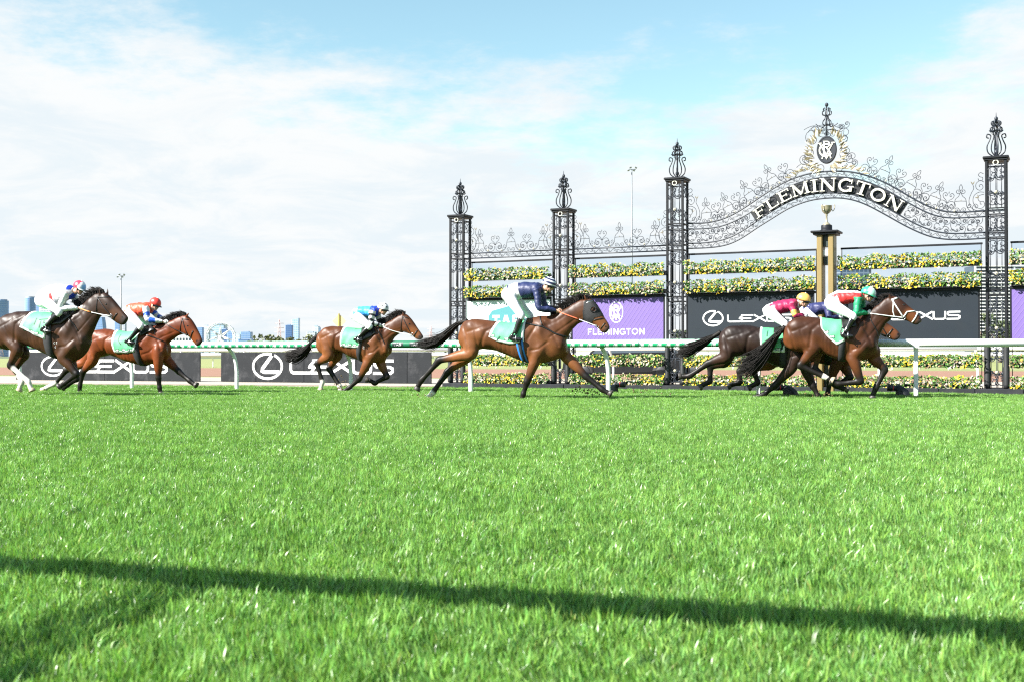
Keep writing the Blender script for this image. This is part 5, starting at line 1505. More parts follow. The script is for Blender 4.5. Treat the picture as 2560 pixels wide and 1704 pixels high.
    for s_ in (-1, 1):
        mb = MB(); mb.ell(h(.093, s_*.036, -.006), (.018,.03,.020), 12, 8, Rh); part('goggle_lens', mb, m_lens, gg)
    mb = MB(); mb.tube(catmull([h(.0,-.085,.02), h(.02,-.082,-.05), h(.05,-.05,-.11), h(.06,0,-.128), h(.05,.05,-.11), h(.02,.082,-.05), h(0,.085,.02)], 4), .007, 5); part('chin_strap', mb, m_gog, B)
    # ---- collar
    mb = MB(); cdir = (nb-nk).normalized(); cc = nk.lerp(nb, .45); u_ = cdir.orthogonal().normalized(); v_ = cdir.cross(u_)
    mb.tube([cc + (u_*math.cos(t_) + v_*math.sin(t_))*.072 for t_ in np.linspace(0, 6.283, 21)[:-1]], .016, 6, closed=True, cols=[S.get('collar', WHITE)]*20); part('collar', mb, m_silk, jo, True, True)
    return B, cv
def whip(label, cv, p0, p1, lat0, lat1, pad=None, col=None):
    a, b = cv(p0, lat0), cv(p1, lat1)
    mb = MB(); d = b-a; mid_ = a.lerp(b, .5) - Vector((0,0,.01))
    mb.tube([a, a.lerp(b,.2), mid_, a.lerp(b,.72), a.lerp(b,.74), b], [.011,.009,.006,.0055,.016 if pad else .006,.013 if pad else .004], 6)
    o = part('whip', mb, col or m_whip, None); return o
# ================================================================ THE FIELD: seven horses and riders, left to right
BAY = dict(points=(.016,.012,.010))
def std_head_straps(*a): return bridle(*a)
RACE = []
# ---- 1: dark brown horse, far left
Z1 = (0, 680, 4.363)
h1 = dict(zoom=Z1, ref=(130, 25.7), seed=1, label='dark brown galloping horse with white hind socks at the left picture edge', warmth=.05, coat=(.034,.018,.011), warm=(.10,.042,.018), backline=440,
 torso=[(-60,560,-80,700,.10),(10,500,-30,800,.22),(110,450,80,850,.27),(220,428,220,800,.28),(330,425,330,815,.27),(440,440,430,860,.28),(560,450,530,905,.285),(680,450,650,950,.27),(780,430,770,972,.23),(850,435,870,950,.19),(900,520,935,885,.16),(945,640,985,790,.09)],
 neck=[(790,430,970,790,.17),(860,380,1010,680,.135),(920,330,1050,580,.11),(980,280,1090,500,.09),(1040,235,1110,480,.083)],
 head=[(1075,225,1090,470,.078),(1150,225,1130,475,.098),(1210,272,1170,485,.10),(1260,325,1205,505,.086),(1315,392,1245,535,.07),(1365,450,1285,563,.058),(1397,492,1325,578,.054),(1392,520,1355,576,.034)],
 ears=[((1095,255),(1080,172)),((1175,245),(1170,172))], eye=(1190,355), nostril=(1352,492), blaze=[((1215,300),.03),((1240,325),.028),((1262,350),.022)],
 legs=[dict(kind='hn', pts=[(40,620),(190,840),(112,1015),(310,1190),(345,1290)], sock=.85),
       dict(kind='hf', pts=[(60,640),(260,880),(165,1060),(240,1195),(205,1280)], sock=.6),
       dict(kind='fn', pts=[(820,760),(680,930),(835,1110),(700,1212),(650,1248)], flip=True),
       dict(kind='ff', pts=[(860,790),(770,960),(835,1160),(735,1225),(690,1262)], flip=True)],
 tail=[(-60,560),(-140,600),(-230,680),(-330,740),(-400,760)], 
 cloth=dict(top=[385,470,560,640], bot=[235,330,400,500], z=[600,650,690,735], tags=[(280,625),(345,645),(412,668)], marks=[[(385,500),(375,575)],[(415,522),(505,515)],[(440,530),(432,610)],[(470,528),(470,560)]], flare=.03),
 saddle=dict(top=[600,680,760], bot=[560,650,740], z=[580,570,480]),
 girth=((560,660),(600,950),(480,660),(512,900)), hand=(880,395), bit=(1235,480), rein=m_orange, rein2=m_wlea, rein_split=.6, rein_sag=.5, mane_l=1.1,
 straps=bridle((1090,280),(1205,275),(1235,478),(1300,450),(1240,535),m_leather,(1075,440)) + [('breast_strap', [(790,480),(860,570),(900,640)], .011, m_leather)],
 brand=[((680,775),.02),((705,772),.02),((685,820),.02)])
j1 = dict(seed=1, label='jockey in white silks and a red and white cap on the leftmost horse', 
 torso=[(410,270,430,380,.14),(440,210,505,405,.175),(520,155,585,405,.17),(610,138,645,365,.17),(700,138,715,315,.19),(760,146,785,290,.17),(800,172,820,245,.09)],
 head=[(868,178), .132, 22], arm=[(725,225),(650,395),(885,395)], arm2=[(790,230),(850,370),(890,385)],
 leg=[(490,310),(650,440),(500,590),(445,640),(560,650)],
 jacket=lambda u, c, s: (RED if .30 < u < .40 and c < .3 else (ROYAL if (u > .80 and c > .35) or (u > .72 and c < -.6) else WHITE)),
 sleeve=lambda u: WHITE, cap=lambda ph, th, q: ((.72,.04,.08) if q.x < .28 else (WHITE if q.x < .72 else (.25,.45,.80))), collar=WHITE, peak=m_white)
# ---- 2: bright bay
Z2 = (0, 680, 4.363)
h2 = dict(zoom=Z2, ref=(350, 27.8), seed=2, label='bright red bay galloping horse between the leftmost dark horse and the middle bay', coat=(.125,.030,.009), warm=(.20,.055,.015), backline=620,
 torso=[(975,700,940,820,.10),(1030,650,980,900,.22),(1100,622,1080,930,.27),(1190,620,1190,905,.28),(1280,640,1280,930,.27),(1370,655,1370,968,.28),(1460,650,1460,997,.285),(1550,620,1560,1015,.27),(1640,590,1660,1005,.23),(1720,600,1750,970,.19),(1785,680,1812,930,.15),(1815,760,1836,880,.09)],
 neck=[(1640,590,1830,840,.17),(1720,575,1850,775,.13),(1800,550,1890,740,.105),(1880,515,1950,695,.085),(1950,485,1995,680,.08)],
 head=[(1985,472,1990,670,.073),(2040,472,2030,690,.092),(2090,520,2060,705,.096),(2130,580,2085,727,.082),(2165,645,2105,757,.067),(2192,700,2125,785,.056),(2207,745,2145,803,.052),(2202,768,2172,801,.033)],
 ears=[((2030,490),(2062,445)),((2000,490),(1990,452))], eye=(2072,588), nostril=(2162,748),
 legs=[dict(kind='hn', pts=[(1060,740),(1010,960),(905,1085),(872,1235),(866,1315)]),
       dict(kind='hf', pts=[(1060,760),(930,980),(725,1065),(605,1205),(460,1280)], sock=.1),
       dict(kind='fn', pts=[(1720,800),(1725,960),(1730,1150),(1742,1258),(1752,1318)]),
       dict(kind='ff', pts=[(1770,830),(1830,965),(1950,1080),(2068,1182),(2138,1235)])],
 tail=[(975,700),(900,720),(820,760),(740,800),(660,830)],
 cloth=dict(top=[1275,1380,1500,1600], bot=[1245,1300,1390,1470], z=[880,880,880,872], tags=[(1285,850),(1352,845),(1420,850)], marks=[[(1300,680),(1290,740),(1330,790)]], flare=.012),
 saddle=dict(top=[1540,1600,1650], bot=[1530,1600,1660], z=[700,660,630]),
 girth=((1505,790),(1562,1008),(1440,790),(1500,1000)), hand=(1790,548), bit=(2065,690), rein=m_leather, rein_sag=.3,
 straps=bridle((2010,510),(2070,520),(2068,690),(2125,640),(2085,740),m_leather,(1975,670)) + [('breast_strap', [(1560,670),(1690,695),(1815,755)], .014, m_leather), ('neck_strap', [(1720,600),(1735,690)], .010, m_leather)])
j2 = dict(seed=2, label='jockey in red vest with blue hooped sleeves and red cap',
 torso=[(1340,420,1352,490,.14),(1380,375,1432,508,.17),(1440,345,1500,490,.165),(1510,335,1550,485,.165),(1580,332,1610,465,.185),(1625,335,1645,430,.17),(1648,352,1664,400,.085)],
 head=[(1694,355), .128, 24], arm=[(1590,385),(1610,515),(1800,545)], arm2=[(1630,390),(1720,480),(1810,535)],
 leg=[(1400,450),(1540,590),(1412,735),(1362,762),(1470,775)],
 jacket=lambda u, c, s: ORRED, sleeve=lambda u: ((.015,.10,.62) if (.22 < u < .38 or .55 < u < .72) else WHITE), cap=lambda ph, th, q: (.68,.05,.035), collar=ORRED)
# ---- 3: bay in the middle left
Z3 = (680, 740, 5.3545)
h3 = dict(zoom=Z3, ref=(900, 29.0), seed=3, label='bay galloping horse with a flowing black tail in front of the second lettered board', coat=(.075,.028,.012), warm=(.205,.078,.026), backline=420,
 torso=[(630,500,597,620,.10),(690,440,630,740,.22),(780,405,740,790,.27),(880,400,860,745,.28),(990,412,970,765,.27),(1090,430,1080,825,.28),(1200,435,1190,865,.285),(1300,420,1290,890,.27),(1400,410,1390,892,.23),(1470,425,1470,870,.19),(1512,510,1530,825,.16),(1540,600,1562,765,.09)],
 neck=[(1390,415,1560,700,.17),(1470,390,1590,650,.13),(1540,345,1640,570,.105),(1620,300,1700,510,.085),(1700,255,1750,490,.08)],
 head=[(1735,238,1745,475,.073),(1795,240,1785,488,.092),(1850,288,1820,500,.096),(1900,352,1850,512,.082),(1950,428,1885,537,.067),(1995,490,1915,563,.056),(2026,540,1955,583,.052),(2022,560,1985,581,.033)],
 ears=[((1770,262),(1742,212)),((1775,248),(1788,195))], eye=(1858,375), nostril=(1985,540),
 legs=[dict(kind='hn', pts=[(720,560),(765,790),(605,900),(675,1150),(645,1245)], sock=.12),
       dict(kind='hf', pts=[(800,560),(880,780),(762,965),(905,1200),(918,1285)], sock=.06),
       dict(kind='fn', pts=[(1400,680),(1290,870),(1170,1100),(1030,1225),(935,1285)]),
       dict(kind='ff', pts=[(1480,720),(1450,880),(1540,1070),(1378,1160),(1275,1105)], flip=True)],
 tail=[(640,505),(560,580),(480,690),(380,770),(270,805),(170,790)], tail_w=.15, tail_n=330,
 cloth=dict(top=[985,1080,1200,1310], bot=[918,990,1080,1180], z=[672,682,690,692], tags=[(965,645),(1045,652),(1110,655)], marks=[[(1070,440),(1165,440)]], flare=.012),
 saddle=dict(top=[1230,1310,1370], bot=[1210,1300,1380], z=[600,560,500]),
 girth=((1210,610),(1195,862),(1140,610),(1145,845)), hand=(1480,405), bit=(1890,520), rein=m_wlea, rein_sag=.7,
 straps=bridle((1765,275),(1835,300),(1885,520),(1965,440),(1900,560),m_leather,(1735,470)) + [('neck_strap', [(1460,440),(1505,560),(1545,640)], .011, m_leather)],
 brand=[((1295,690),.03)])
j3 = dict(seed=3, label='jockey in pale blue silks with checked sleeves and starred white cap',
 torso=[(1070,230,1082,312,.14),(1110,170,1152,330,.17),(1170,143,1222,275,.165),(1260,140,1290,278,.165),(1340,138,1370,285,.18),(1390,132,1418,262,.165),(1420,150,1444,218,.085)],
 head=[(1487,178), .128, 18], arm=[(1345,205),(1320,350),(1485,402)], arm2=[(1400,210),(1440,340),(1490,395)],
 leg=[(1130,270),(1310,405),(1150,555),(1095,580),(1215,592)],
 jacket=lambda u, c, s: (SKYB if u < .58 else ROYAL), sleeve=lambda u: (BLACK if int(u*9) % 2 else WHITE),
 cap=lambda ph, th, q: (BLACK if (abs((th*1.0 % 60)-30) < 11 and 52 < ph < 74) or ((abs((th+30) % 120 - 60) < 22) and 16 < ph < 34) else WHITE), collar=ROYAL, peak=m_gog)
# ---- 4: big bay-brown with the blinker hood
Z4 = (1020, 670, 4.363)
h4 = dict(zoom=Z4, ref=(1300, 24.0), seed=4, label='bay brown galloping horse wearing a black blinker hood in front of the purple banner', coat=(.062,.027,.014), warm=(.205,.082,.030), backline=590,
 torso=[(600,600,547,800,.10),(660,565,600,870,.22),(760,560,700,900,.27),(880,563,800,885,.28),(985,585,940,895,.27),(1090,600,1060,938,.28),(1200,590,1180,990,.285),(1320,545,1300,1022,.275),(1430,518,1430,1042,.24),(1540,520,1560,1018,.20),(1635,580,1660,980,.17),(1705,700,1740,925,.11)],
 neck=[(1480,520,1640,900,.17),(1580,500,1740,760,.135),(1680,455,1800,680,.105),(1780,395,1850,620,.085),(1880,345,1910,590,.08)],
 head=[(1940,327,1925,565,.075),(2000,337,1955,600,.093),(2055,392,2000,622,.098),(2100,460,2045,632,.084),(2145,540,2075,656,.068),(2182,595,2100,690,.057),(2201,638,2130,710,.053),(2198,663,2160,710,.034)],
 ears=[((1945,355),(1916,282)),((1985,345),(1990,285))], eye=(2038,455), nostril=(2165,640),
 legs=[dict(kind='hn', pts=[(690,720),(690,925),(345,1000),(150,1215),(92,1312)]),
       dict(kind='hf', pts=[(700,740),(640,960),(432,1128),(268,1358),(200,1425)], sock=.08),
       dict(kind='fn', pts=[(1480,800),(1400,965),(1298,1240),(1258,1368),(1238,1440)]),
       dict(kind='ff', pts=[(1630,800),(1725,960),(1945,1180),(2120,1320),(2210,1372)])],
 tail=[(650,578),(550,605),(460,680),(360,765),(230,825),(85,815)], tail_w=.11, tail_n=300,
 cloth=dict(top=[1000,1100,1220,1320], bot=[888,985,1130,1265], z=[750,800,832,800], tags=[(925,735),(1080,772)], marks=[[(1010,745),(975,785)]], flare=.02),
 girth=((1258,800),(1305,1025),(1182,810),(1235,1012)), girth_blue=True, hand=(1640,475), bit=(2070,635), rein=m_red, rein2=m_wlea, rein_split=.48, rein_sag=.0,
 hood=[(1925,372),(1962,352),(2010,350),(2055,395),(2100,470),(2128,520),(2045,545),(2000,620),(1950,600),(1918,560)],
 straps=[('noseband', [(2150,545),(2170,580),(2095,680)], .008, m_leather), ('browband', [(1950,385),(2030,358)], .009, m_steel), ('nose_strap', [(2035,568),(2150,545)], .010, m_leather),
         ('breast_strap', [(1310,605),(1500,640),(1640,720),(1740,750)], .017, m_leather), ('neck_strap', [(1455,530),(1500,630)], .012, m_leather)])
j4 = dict(seed=4, label='jockey in navy silks with white hoop and striped navy cap',
 torso=[(1040,240,1040,350,.14),(1090,195,1130,372,.17),(1160,168,1222,332,.165),(1260,156,1280,332,.165),(1360,158,1370,325,.185),(1425,163,1448,300,.17),(1468,180,1488,255,.085)],
 head=[(1538,190), .136, 20], arm=[(1400,235),(1432,435),(1640,472)], arm2=[(1440,235),(1500,420),(1648,470)],
 leg=[(1095,300),(1238,520),(1160,715),(1110,772),(1245,775)], glove=m_skin,
 jacket=lambda u, c, s: ((NAVY if u < .07 else WHITE) if u < .30 else (.016,.024,.085)), sleeve=lambda u: (.016,.024,.085),
 cap=lambda ph, th, q: (WHITE if int((ph+6)/15) % 2 == 0 else NAVY), collar=NAVY, peak=m_gog)
# ---- 5, 6, 7: the leading trio
Z6 = (1680, 700, 3.681)
h5 = dict(zoom=Z6, ref=(1885, 24.95), seed=5, label='near black galloping horse behind the white bridled leader, rump and hind legs showing', coat=(.016,.011,.010), warm=(.035,.018,.013), backline=430,
 torso=[(450,480,425,580,.10),(500,432,450,655,.22),(580,412,540,705,.27),(680,410,670,695,.28),(780,425,780,695,.27),(870,440,870,750,.28),(960,445,960,790,.285),(1050,435,1060,808,.27),(1130,420,1150,808,.23),(1200,432,1230,780,.19),(1245,500,1272,720,.15),(1275,560,1295,650,.09)],
 neck=[(1130,425,1290,660,.17),(1200,430,1310,610,.13),(1280,430,1350,580,.105),(1350,425,1400,560,.085),(1420,420,1450,550,.08)],
 head=[(1450,415,1460,545,.073),(1500,420,1500,565,.092),(1550,450,1540,580,.094),(1600,490,1570,595,.08),(1640,540,1600,615,.066),(1670,580,1620,643,.056),(1685,620,1640,667,.052),(1684,637,1660,664,.033)],
 ears=[((1470,430),(1455,400)),((1500,430),(1490,400))], eye=(1548,492),
 legs=[dict(kind='hn', pts=[(545,560),(490,705),(330,765),(165,877),(72,888)]),
       dict(kind='hf', pts=[(560,580),(480,745),(352,790),(348,930),(255,975)]),
       dict(kind='fn', pts=[(1170,640),(1100,800),(945,968),(845,1050),(758,1080)]),
       dict(kind='ff', pts=[(1205,660),(1235,820),(1299,975),(1342,1055),(1374,1092)])],
 tail=[(450,478),(380,520),(300,570),(210,615),(130,650),(50,662)], tail_w=.12, tail_n=280,
 cloth=dict(top=[818,900,980,1060], bot=[818,890,960,1040], z=[650,660,664,662], tags=[(978,635),(900,640)], marks=[[(880,455),(875,520)]], flare=.012),
 saddle=dict(top=[940,1010,1060], bot=[930,1000,1060], z=[500,490,480]),
 girth=((1070,600),(1050,790),(1008,600),(985,780)), hand=(1220,345), bit=(1590,570), rein=m_leather, rein_sag=.2,
 straps=bridle((1480,450),(1530,452),(1590,568),(1630,540),(1590,600),m_leather,(1450,540)))
j5 = dict(seed=5, label='jockey in maroon silks with a yellow armband and yellow cap on the near black horse',
 torso=[(835,262,850,330,.14),(870,232,920,340,.17),(930,205,1000,318,.165),(1010,188,1050,302,.165),(1080,178,1100,285,.185),(1130,178,1142,258,.17),(1158,188,1170,232,.085)],
 head=[(1212,192), .130, 18], arm=[(1095,225),(1135,325),(1225,342)], arm2=[(1120,225),(1160,320),(1230,338)],
 leg=[(890,290),(1040,405),(1040,540),(1010,575),(1090,580)],
 jacket=lambda u, c, s: (WHITE if u < .08 else MAROON), sleeve=lambda u: (YEL if .30 < u < .50 else MAROON), cap=lambda ph, th, q: (.78,.42,.10), collar=WHITE, peak=m_gog)
h7 = dict(zoom=Z6, ref=(2050, 25.25), seed=7, label='dark bay galloping horse mostly hidden behind the leader, its lowered muzzle and dark legs showing', warmth=.05, coat=(.045,.022,.013), warm=(.17,.062,.024), backline=440,
 torso=[(895,500,865,620,.10),(940,450,900,690,.22),(1010,428,990,730,.27),(1110,425,1100,742,.28),(1210,435,1210,732,.27),(1300,450,1290,752,.28),(1390,455,1380,772,.285),(1470,445,1470,775,.27),(1550,435,1560,765,.22),(1610,445,1635,735,.18),(1650,500,1690,700,.15),(1690,570,1725,660,.09)],
 neck=[(1550,430,1710,690,.16),(1640,400,1750,620,.13),(1710,362,1790,550,.105),(1770,325,1830,485,.085),(1815,300,1855,455,.08)],
 head=[(1830,295,1850,435,.073),(1890,305,1870,465,.090),(1940,348,1900,492,.094),(1988,398,1945,517,.08),(2035,432,1980,532,.066),(2078,467,2015,547,.056),(2105,500,2045,555,.052),(2101,523,2072,551,.033)],
 ears=[((1860,310),(1850,285)),((1885,310),(1880,288))], eye=(1945,412), nostril=(2082,500),
 legs=[dict(kind='hn', pts=[(1000,600),(905,765),(753,812),(789,941),(705,982)]),
       dict(kind='hf', pts=[(1000,600),(850,755),(623,835),(623,938),(518,968)]),
       dict(kind='fn', pts=[(1590,620),(1505,785),(1452,930),(1434,1035),(1434,1092)], sock=.0),
       dict(kind='ff', pts=[(1640,640),(1585,780),(1640,890),(1535,950),(1490,925)], flip=True)],
 tail=[(890,505),(840,560),(790,640),(740,700),(700,730)],
 cloth=dict(top=[1200,1300,1400,1450], bot=[1200,1280,1360,1440], z=[650,655,660,660], flare=.005),
 saddle=dict(top=[1330,1400,1450], bot=[1320,1390,1450], z=[520,500,490]),
 girth=((1480,600),(1470,770),(1415,600),(1400,765)), hand=(1540,350), bit=(1990,515), rein=m_leather, rein_sag=.2,
 straps=bridle((1880,340),(1930,350),(1985,515),(2030,450),(1975,520),m_leather,(1860,450)))
j7 = dict(seed=7, label='jockey in navy silks with white piping, mostly hidden behind the red and green jockey',
 torso=[(1165,272,1180,338,.14),(1200,242,1250,348,.17),(1260,218,1310,338,.165),(1330,207,1370,318,.165),(1400,203,1420,305,.18),(1450,208,1460,285,.165),(1485,218,1498,262,.085)],
 head=[(1545,225), .122, 16], arm=[(1430,250),(1450,345),(1542,348)], arm2=[(1440,250),(1470,340),(1545,345)],
 leg=[(1225,310),(1390,425),(1340,560),(1300,590),(1385,600)],
 jacket=lambda u, c, s: (WHITE if abs(c+.25) < .07 else (.022,.026,.10)), sleeve=lambda u: (.022,.026,.10), cap=lambda ph, th, q: NAVY, collar=NAVY)
h6 = dict(zoom=Z6, ref=(2050, 24.1), seed=6, label='leading dark bay horse with a white bridle, nearest at the right', warmth=-.02, coat=(.046,.020,.011), warm=(.17,.060,.020), backline=350,
 torso=[(1045,430,1017,540,.10),(1090,378,1050,615,.22),(1160,341,1140,655,.27),(1260,335,1250,665,.28),(1360,345,1360,655,.27),(1450,360,1440,697,.28),(1540,365,1530,735,.285),(1620,355,1620,748,.27),(1700,345,1720,744,.23),(1760,345,1800,730,.19),(1805,410,1860,690,.16),(1850,510,1893,635,.09)],
 neck=[(1700,345,1880,640,.17),(1770,312,1905,560,.135),(1830,268,1930,480,.105),(1900,212,1975,400,.085),(1960,168,2010,370,.08)],
 head=[(1985,152,2010,350,.074),(2050,147,2045,350,.092),(2110,178,2085,362,.097),(2170,230,2125,368,.083),(2225,274,2170,380,.068),(2272,320,2205,400,.057),(2301,362,2240,413,.053),(2296,384,2262,411,.034)],
 ears=[((2015,165),(1990,127)),((2000,165),(1970,138))], eye=(2133,230), nostril=(2278,357),
 legs=[dict(kind='hn', pts=[(1135,470),(1305,620),(1182,785),(1398,885),(1478,925)], sock=.04),
       dict(kind='hf', pts=[(1135,480),(1330,640),(1310,810),(1507,965),(1618,1012)]),
       dict(kind='fn', pts=[(1790,560),(1665,700),(1735,928),(1536,952),(1462,925)], flip=True),
       dict(kind='ff', pts=[(1850,590),(1855,715),(1958,820),(1878,988),(1838,1078)])],
 tail=[(1040,430),(965,510),(895,610),(810,710),(710,785),(610,800)], tail_w=.20, tail_n=420,
 cloth=dict(top=[1360,1440,1520,1600], bot=[1372,1430,1520,1590], z=[440,520,600,560], tags=[(1475,520),(1420,478)], marks=[], flare=.03),
 saddle=dict(top=[1560,1620,1690], bot=[1560,1620,1690], z=[450,440,430]),
 girth=((1594,545),(1585,745),(1540,545),(1524,740)), hand=(1800,305), bit=(2130,348), rein=m_wlea, rein_sag=.05, mane_l=.7,
 straps=[('cheek_strap', [(2030,190),(2130,345)], .014, m_wlea), ('browband', [(2020,188),(2100,160)], .019, m_wlea), ('throat_lash', [(2040,195),(2035,290),(2050,338)], .011, m_wlea), ('noseband', [(2130,345),(2165,295),(2250,285)], .013, m_wlea), ('nose_strap', [(2262,300),(2240,350),(2205,398)], .013, m_wlea),
         ('neck_strap', [(1820,350),(1890,480),(1900,520)], .009, m_leather)])
j6 = dict(seed=6, label='jockey in red silks with green sleeves and cap on the leading horse',
 torso=[(1400,192,1415,256,.14),(1440,143,1480,260,.17),(1510,104,1570,232,.165),(1590,97,1630,217,.165),(1670,99,1690,214,.185),(1725,107,1737,196,.17),(1755,122,1765,178,.085)],
 head=[(1808,138), .134, 20], arm=[(1715,165),(1700,300),(1808,303)], arm2=[(1735,165),(1760,280),(1815,300)],
 leg=[(1455,220),(1668,335),(1595,480),(1562,515),(1670,515)],
 jacket=lambda u, c, s: (WHITE if c > .62 and u < .92 else (RED if u > .08 else WHITE)) if u < .93 else GREEN, sleeve=lambda u: (.008,.26,.11),
 cap=lambda ph, th, q: ((.03,.36,.19) if (q.x < -.1 or ph < 14) else (WHITE if abs(q.y) < .45 else (.45,.75,.58))), collar=(.55,.05,.05), peak=mat('green_peak', (.02,.30,.15), .4))
for hs, js in ((h1, j1), (h2, j2), (h3, j3), (h4, j4), (h5, j5), (h7, j7), (h6, j6)):
    Hh, PLh, cvh, bv = horse(hs); Bj, _ = jockey(js, cvh, PLh, bv); RACE.append((hs, cvh))
CV = {hs['seed']: c for hs, c in RACE}
tag(whip('', CV[1], (880,400), (672,745), .16, .30), 'black whip hanging from the hand of the white silks jockey', 'whip')
tag(whip('', CV[2], (1780,570), (1550,830), .18, .30), 'black whip hanging from the hand of the blue hooped jockey', 'whip')
tag(whip('', CV[4], (1625,490), (1475,800), .20, .30, True), 'black padded whip hanging from the hand of the navy jockey', 'whip')
tag(whip('', CV[6], (1825,300), (1785,15), .10, .16), 'thin black whip raised past the green and white cap', 'whip')
# ================================================================ FAR BACKGROUND
def fx(px, D): return (px-CXP)/FOC*D
def fz(py, D):
    r = ray(CXP, py); return CAMH + r.z/r.y*D
def tower_mat(name, glass, frame, nx, nz_, rough=.25):
    """glazed facade: panes and spandrels at their real spacing in metres"""
    if name in MATS: return MATS[name]
    m = bpy.data.materials.new(name); m.use_nodes = True
    t = NT(m.node_tree); m.node_tree.nodes.clear(); out = t.n('ShaderNodeOutputMaterial')
    co = t.n('ShaderNodeTexCoord').outputs['Object']; s = t.n('ShaderNodeSeparateXYZ', _0=co); x, y, z = s.outputs
    fxn = t.math('FRACT', t.math('DIVIDE', t.math('ADD', x, t.math('MULTIPLY', y, .73)), nx)); fzn = t.math('FRACT', t.math('DIVIDE', z, nz_))
    a = t.math('GREATER_THAN', fxn, .22); b_ = t.math('GREATER_THAN', fzn, .30); w = t.math('MULTIPLY', a, b_)
    nz = t.n('ShaderNodeTexNoise', Vector=co, Scale=.05, Detail=3.0).outputs[0]
    g_ = t.mix(nz, tuple(c*.75 for c in glass), tuple(min(1, c*1.25) for c in glass))
    c = t.mix(w, frame, g_)
    b = t.n('ShaderNodeBsdfPrincipled', Base_Color=c, Roughness=rough); t.put(b, 'Specular IOR Level', .6); t.t.links.new(b.outputs[0], out.inputs[0])
    MATS[name] = m; return m
G_PALE = tower_mat('pale_blue_glass', (.30,.44,.64), (.50,.60,.72), 9, 12)  # skyline colours paled towards blue to stand in for haze
G_MID = tower_mat('mid_blue_glass', (.15,.27,.48), (.25,.36,.52), 8, 11)
G_DARK = tower_mat('deep_blue_glass', (.06,.13,.29), (.10,.18,.33), 8, 11)
G_WHITE = tower_mat('white_frame_tower', (.34,.45,.58), (.74,.78,.82), 7, 9, .5)
G_GREY = tower_mat('grey_flats', (.30,.34,.40), (.60,.62,.66), 8, 10, .6)
m_roofs = mat('tower_roof', (.32,.38,.46), .7, var=.1)
def tower(px0, px1, ytop, D, m, label, kind='box', depth=None, slope=0.0):
    x0, x1 = fx(px0, D), fx(px1, D); zt = fz(ytop, D); d = depth or (x1-x0)*.8; cx = (x0+x1)/2; w = (x1-x0)/2
    T = thing('tower_building', label, 'tower', (cx, D, 0), 0, 'city towers on the horizon')
    if kind == 'round':
        mb = MB(); mb.rings([[(w*math.cos(a), d*.5 + w*math.sin(a), z) for a in np.linspace(0, 6.283, 25)[:-1]] for z in (0, zt*.5, zt)]); part('facade', mb, m, T, False)
        mb = MB(); mb.rings([[(w*.8*math.cos(a), d*.5 + w*.8*math.sin(a), z) for a in np.linspace(0, 6.283, 17)[:-1]] for z in (zt+.02, zt*1.025)]); part('roof_plant', mb, m_roofs, T, False)
    elif kind == 'bow':
        R = []
        for q in np.linspace(0, 1, 9):
            k = w*(1 - .18*(2*q-1)**2); R.append([(-w, 0, zt*q), (-w + 2*k*.75, 0, zt*q), (-w + 2*k, d*.4, zt*q), (-w+2*k*.75, d, zt*q), (-w, d, zt*q)])
        mb = MB(); mb.rings(R); part('facade', mb, m, T, False)
    else:
        mb = MB(); z2 = zt*(1-slope); c = w*.16
        o_ = [(-w+c,0),(w-c,0),(w,c),(w,d-c),(w-c,d),(-w+c,d),(-w,d-c),(-w,c)]
        mb.rings([[(x, y, 0) for x, y in o_], [(x, y, (z2 + (zt-z2)*(x+w)/(2*w))) for x, y in o_]]); part('facade', mb, m, T, False)
        if slope == 0:
            mb = MB(); mb.box(-w*.5, w*.45, d*.2, d*.8, zt+.05, zt*1.03); part('roof_plant', mb, m_roofs, T, False)
    return T
tower(-24, 14, 751.5, 6200, G_MID, 'blue glass tower cut off by the left picture edge', 'round')
tower(58, 84, 745, 6400, G_MID, 'blue glass tower left of the white silks jockey', 'round')
tower(83, 112, 743, 6700, G_MID, 'tall blue tower partly behind the white silks jockey', 'box')
tower(96, 128, 768, 6000, G_GREY, 'pale grey slab under the white silks jockey', 'box')
tower(238, 264, 793, 6100, G_MID, 'curved blue glass tower under the leftmost horse muzzle', 'bow')
tower(286, 300, 803, 6300, G_MID, 'slim blue tower left of the light mast', 'box')
tower(299, 313, 806, 6500, G_GREY, 'slim pale tower right of the light mast', 'box')
tower(316, 345, 832, 6000, G_GREY, 'low pale block behind the red vest jockey', 'box')
tower(488, 507, 818, 6300, G_MID, 'blue tower right of the bright bay horse face', 'box', None, .02)
tower(505, 523, 814.5, 6600, G_WHITE, 'white tower behind the left rim of the big wheel', 'box')
tower(522, 562, 811, 6900, G_PALE, 'wide pale blue building behind the hub of the big wheel', 'box')
tower(553, 568, 823, 6400, G_DARK, 'dark blue tower behind the right half of the big wheel', 'box')
tower(567, 584, 829, 6300, G_MID, 'blue tower by the right rim of the big wheel', 'box')
tower(588, 600, 836, 6000, G_WHITE, 'small white tower right of the big wheel', 'box')
tower(600, 628, 829.5, 6200, G_MID, 'broad blue block right of the big wheel', 'box')
tower(594, 640, 848, 5800, G_DARK, 'long low blue block right of the big wheel', 'box', 60)
tower(713, 731, 812.5, 6000, G_DARK, 'dark blue tower beside the tallest slanted tower', 'box')
tower(728.5, 747.5, 795, 6300, G_PALE, 'tallest pale blue tower with a slanted top', 'box', None, .045)
tower(765, 789, 830, 5900, G_GREY, 'low grey roofed block left of the white tower', 'box')
tower(782, 797, 815.5, 6100, G_WHITE, 'white framed tower above the bay horse tail', 'box')
tower(793, 801, 818, 6500, G_MID, 'narrow blue tower right of the white framed tower', 'box')
tower(2094, 2181, 664, 900, tower_mat('dark_glass_tower', (.05,.08,.12), (.16,.20,.25), 3.2, 3.3), 'dark glass tower seen through the screen right of the gold post', 'box')
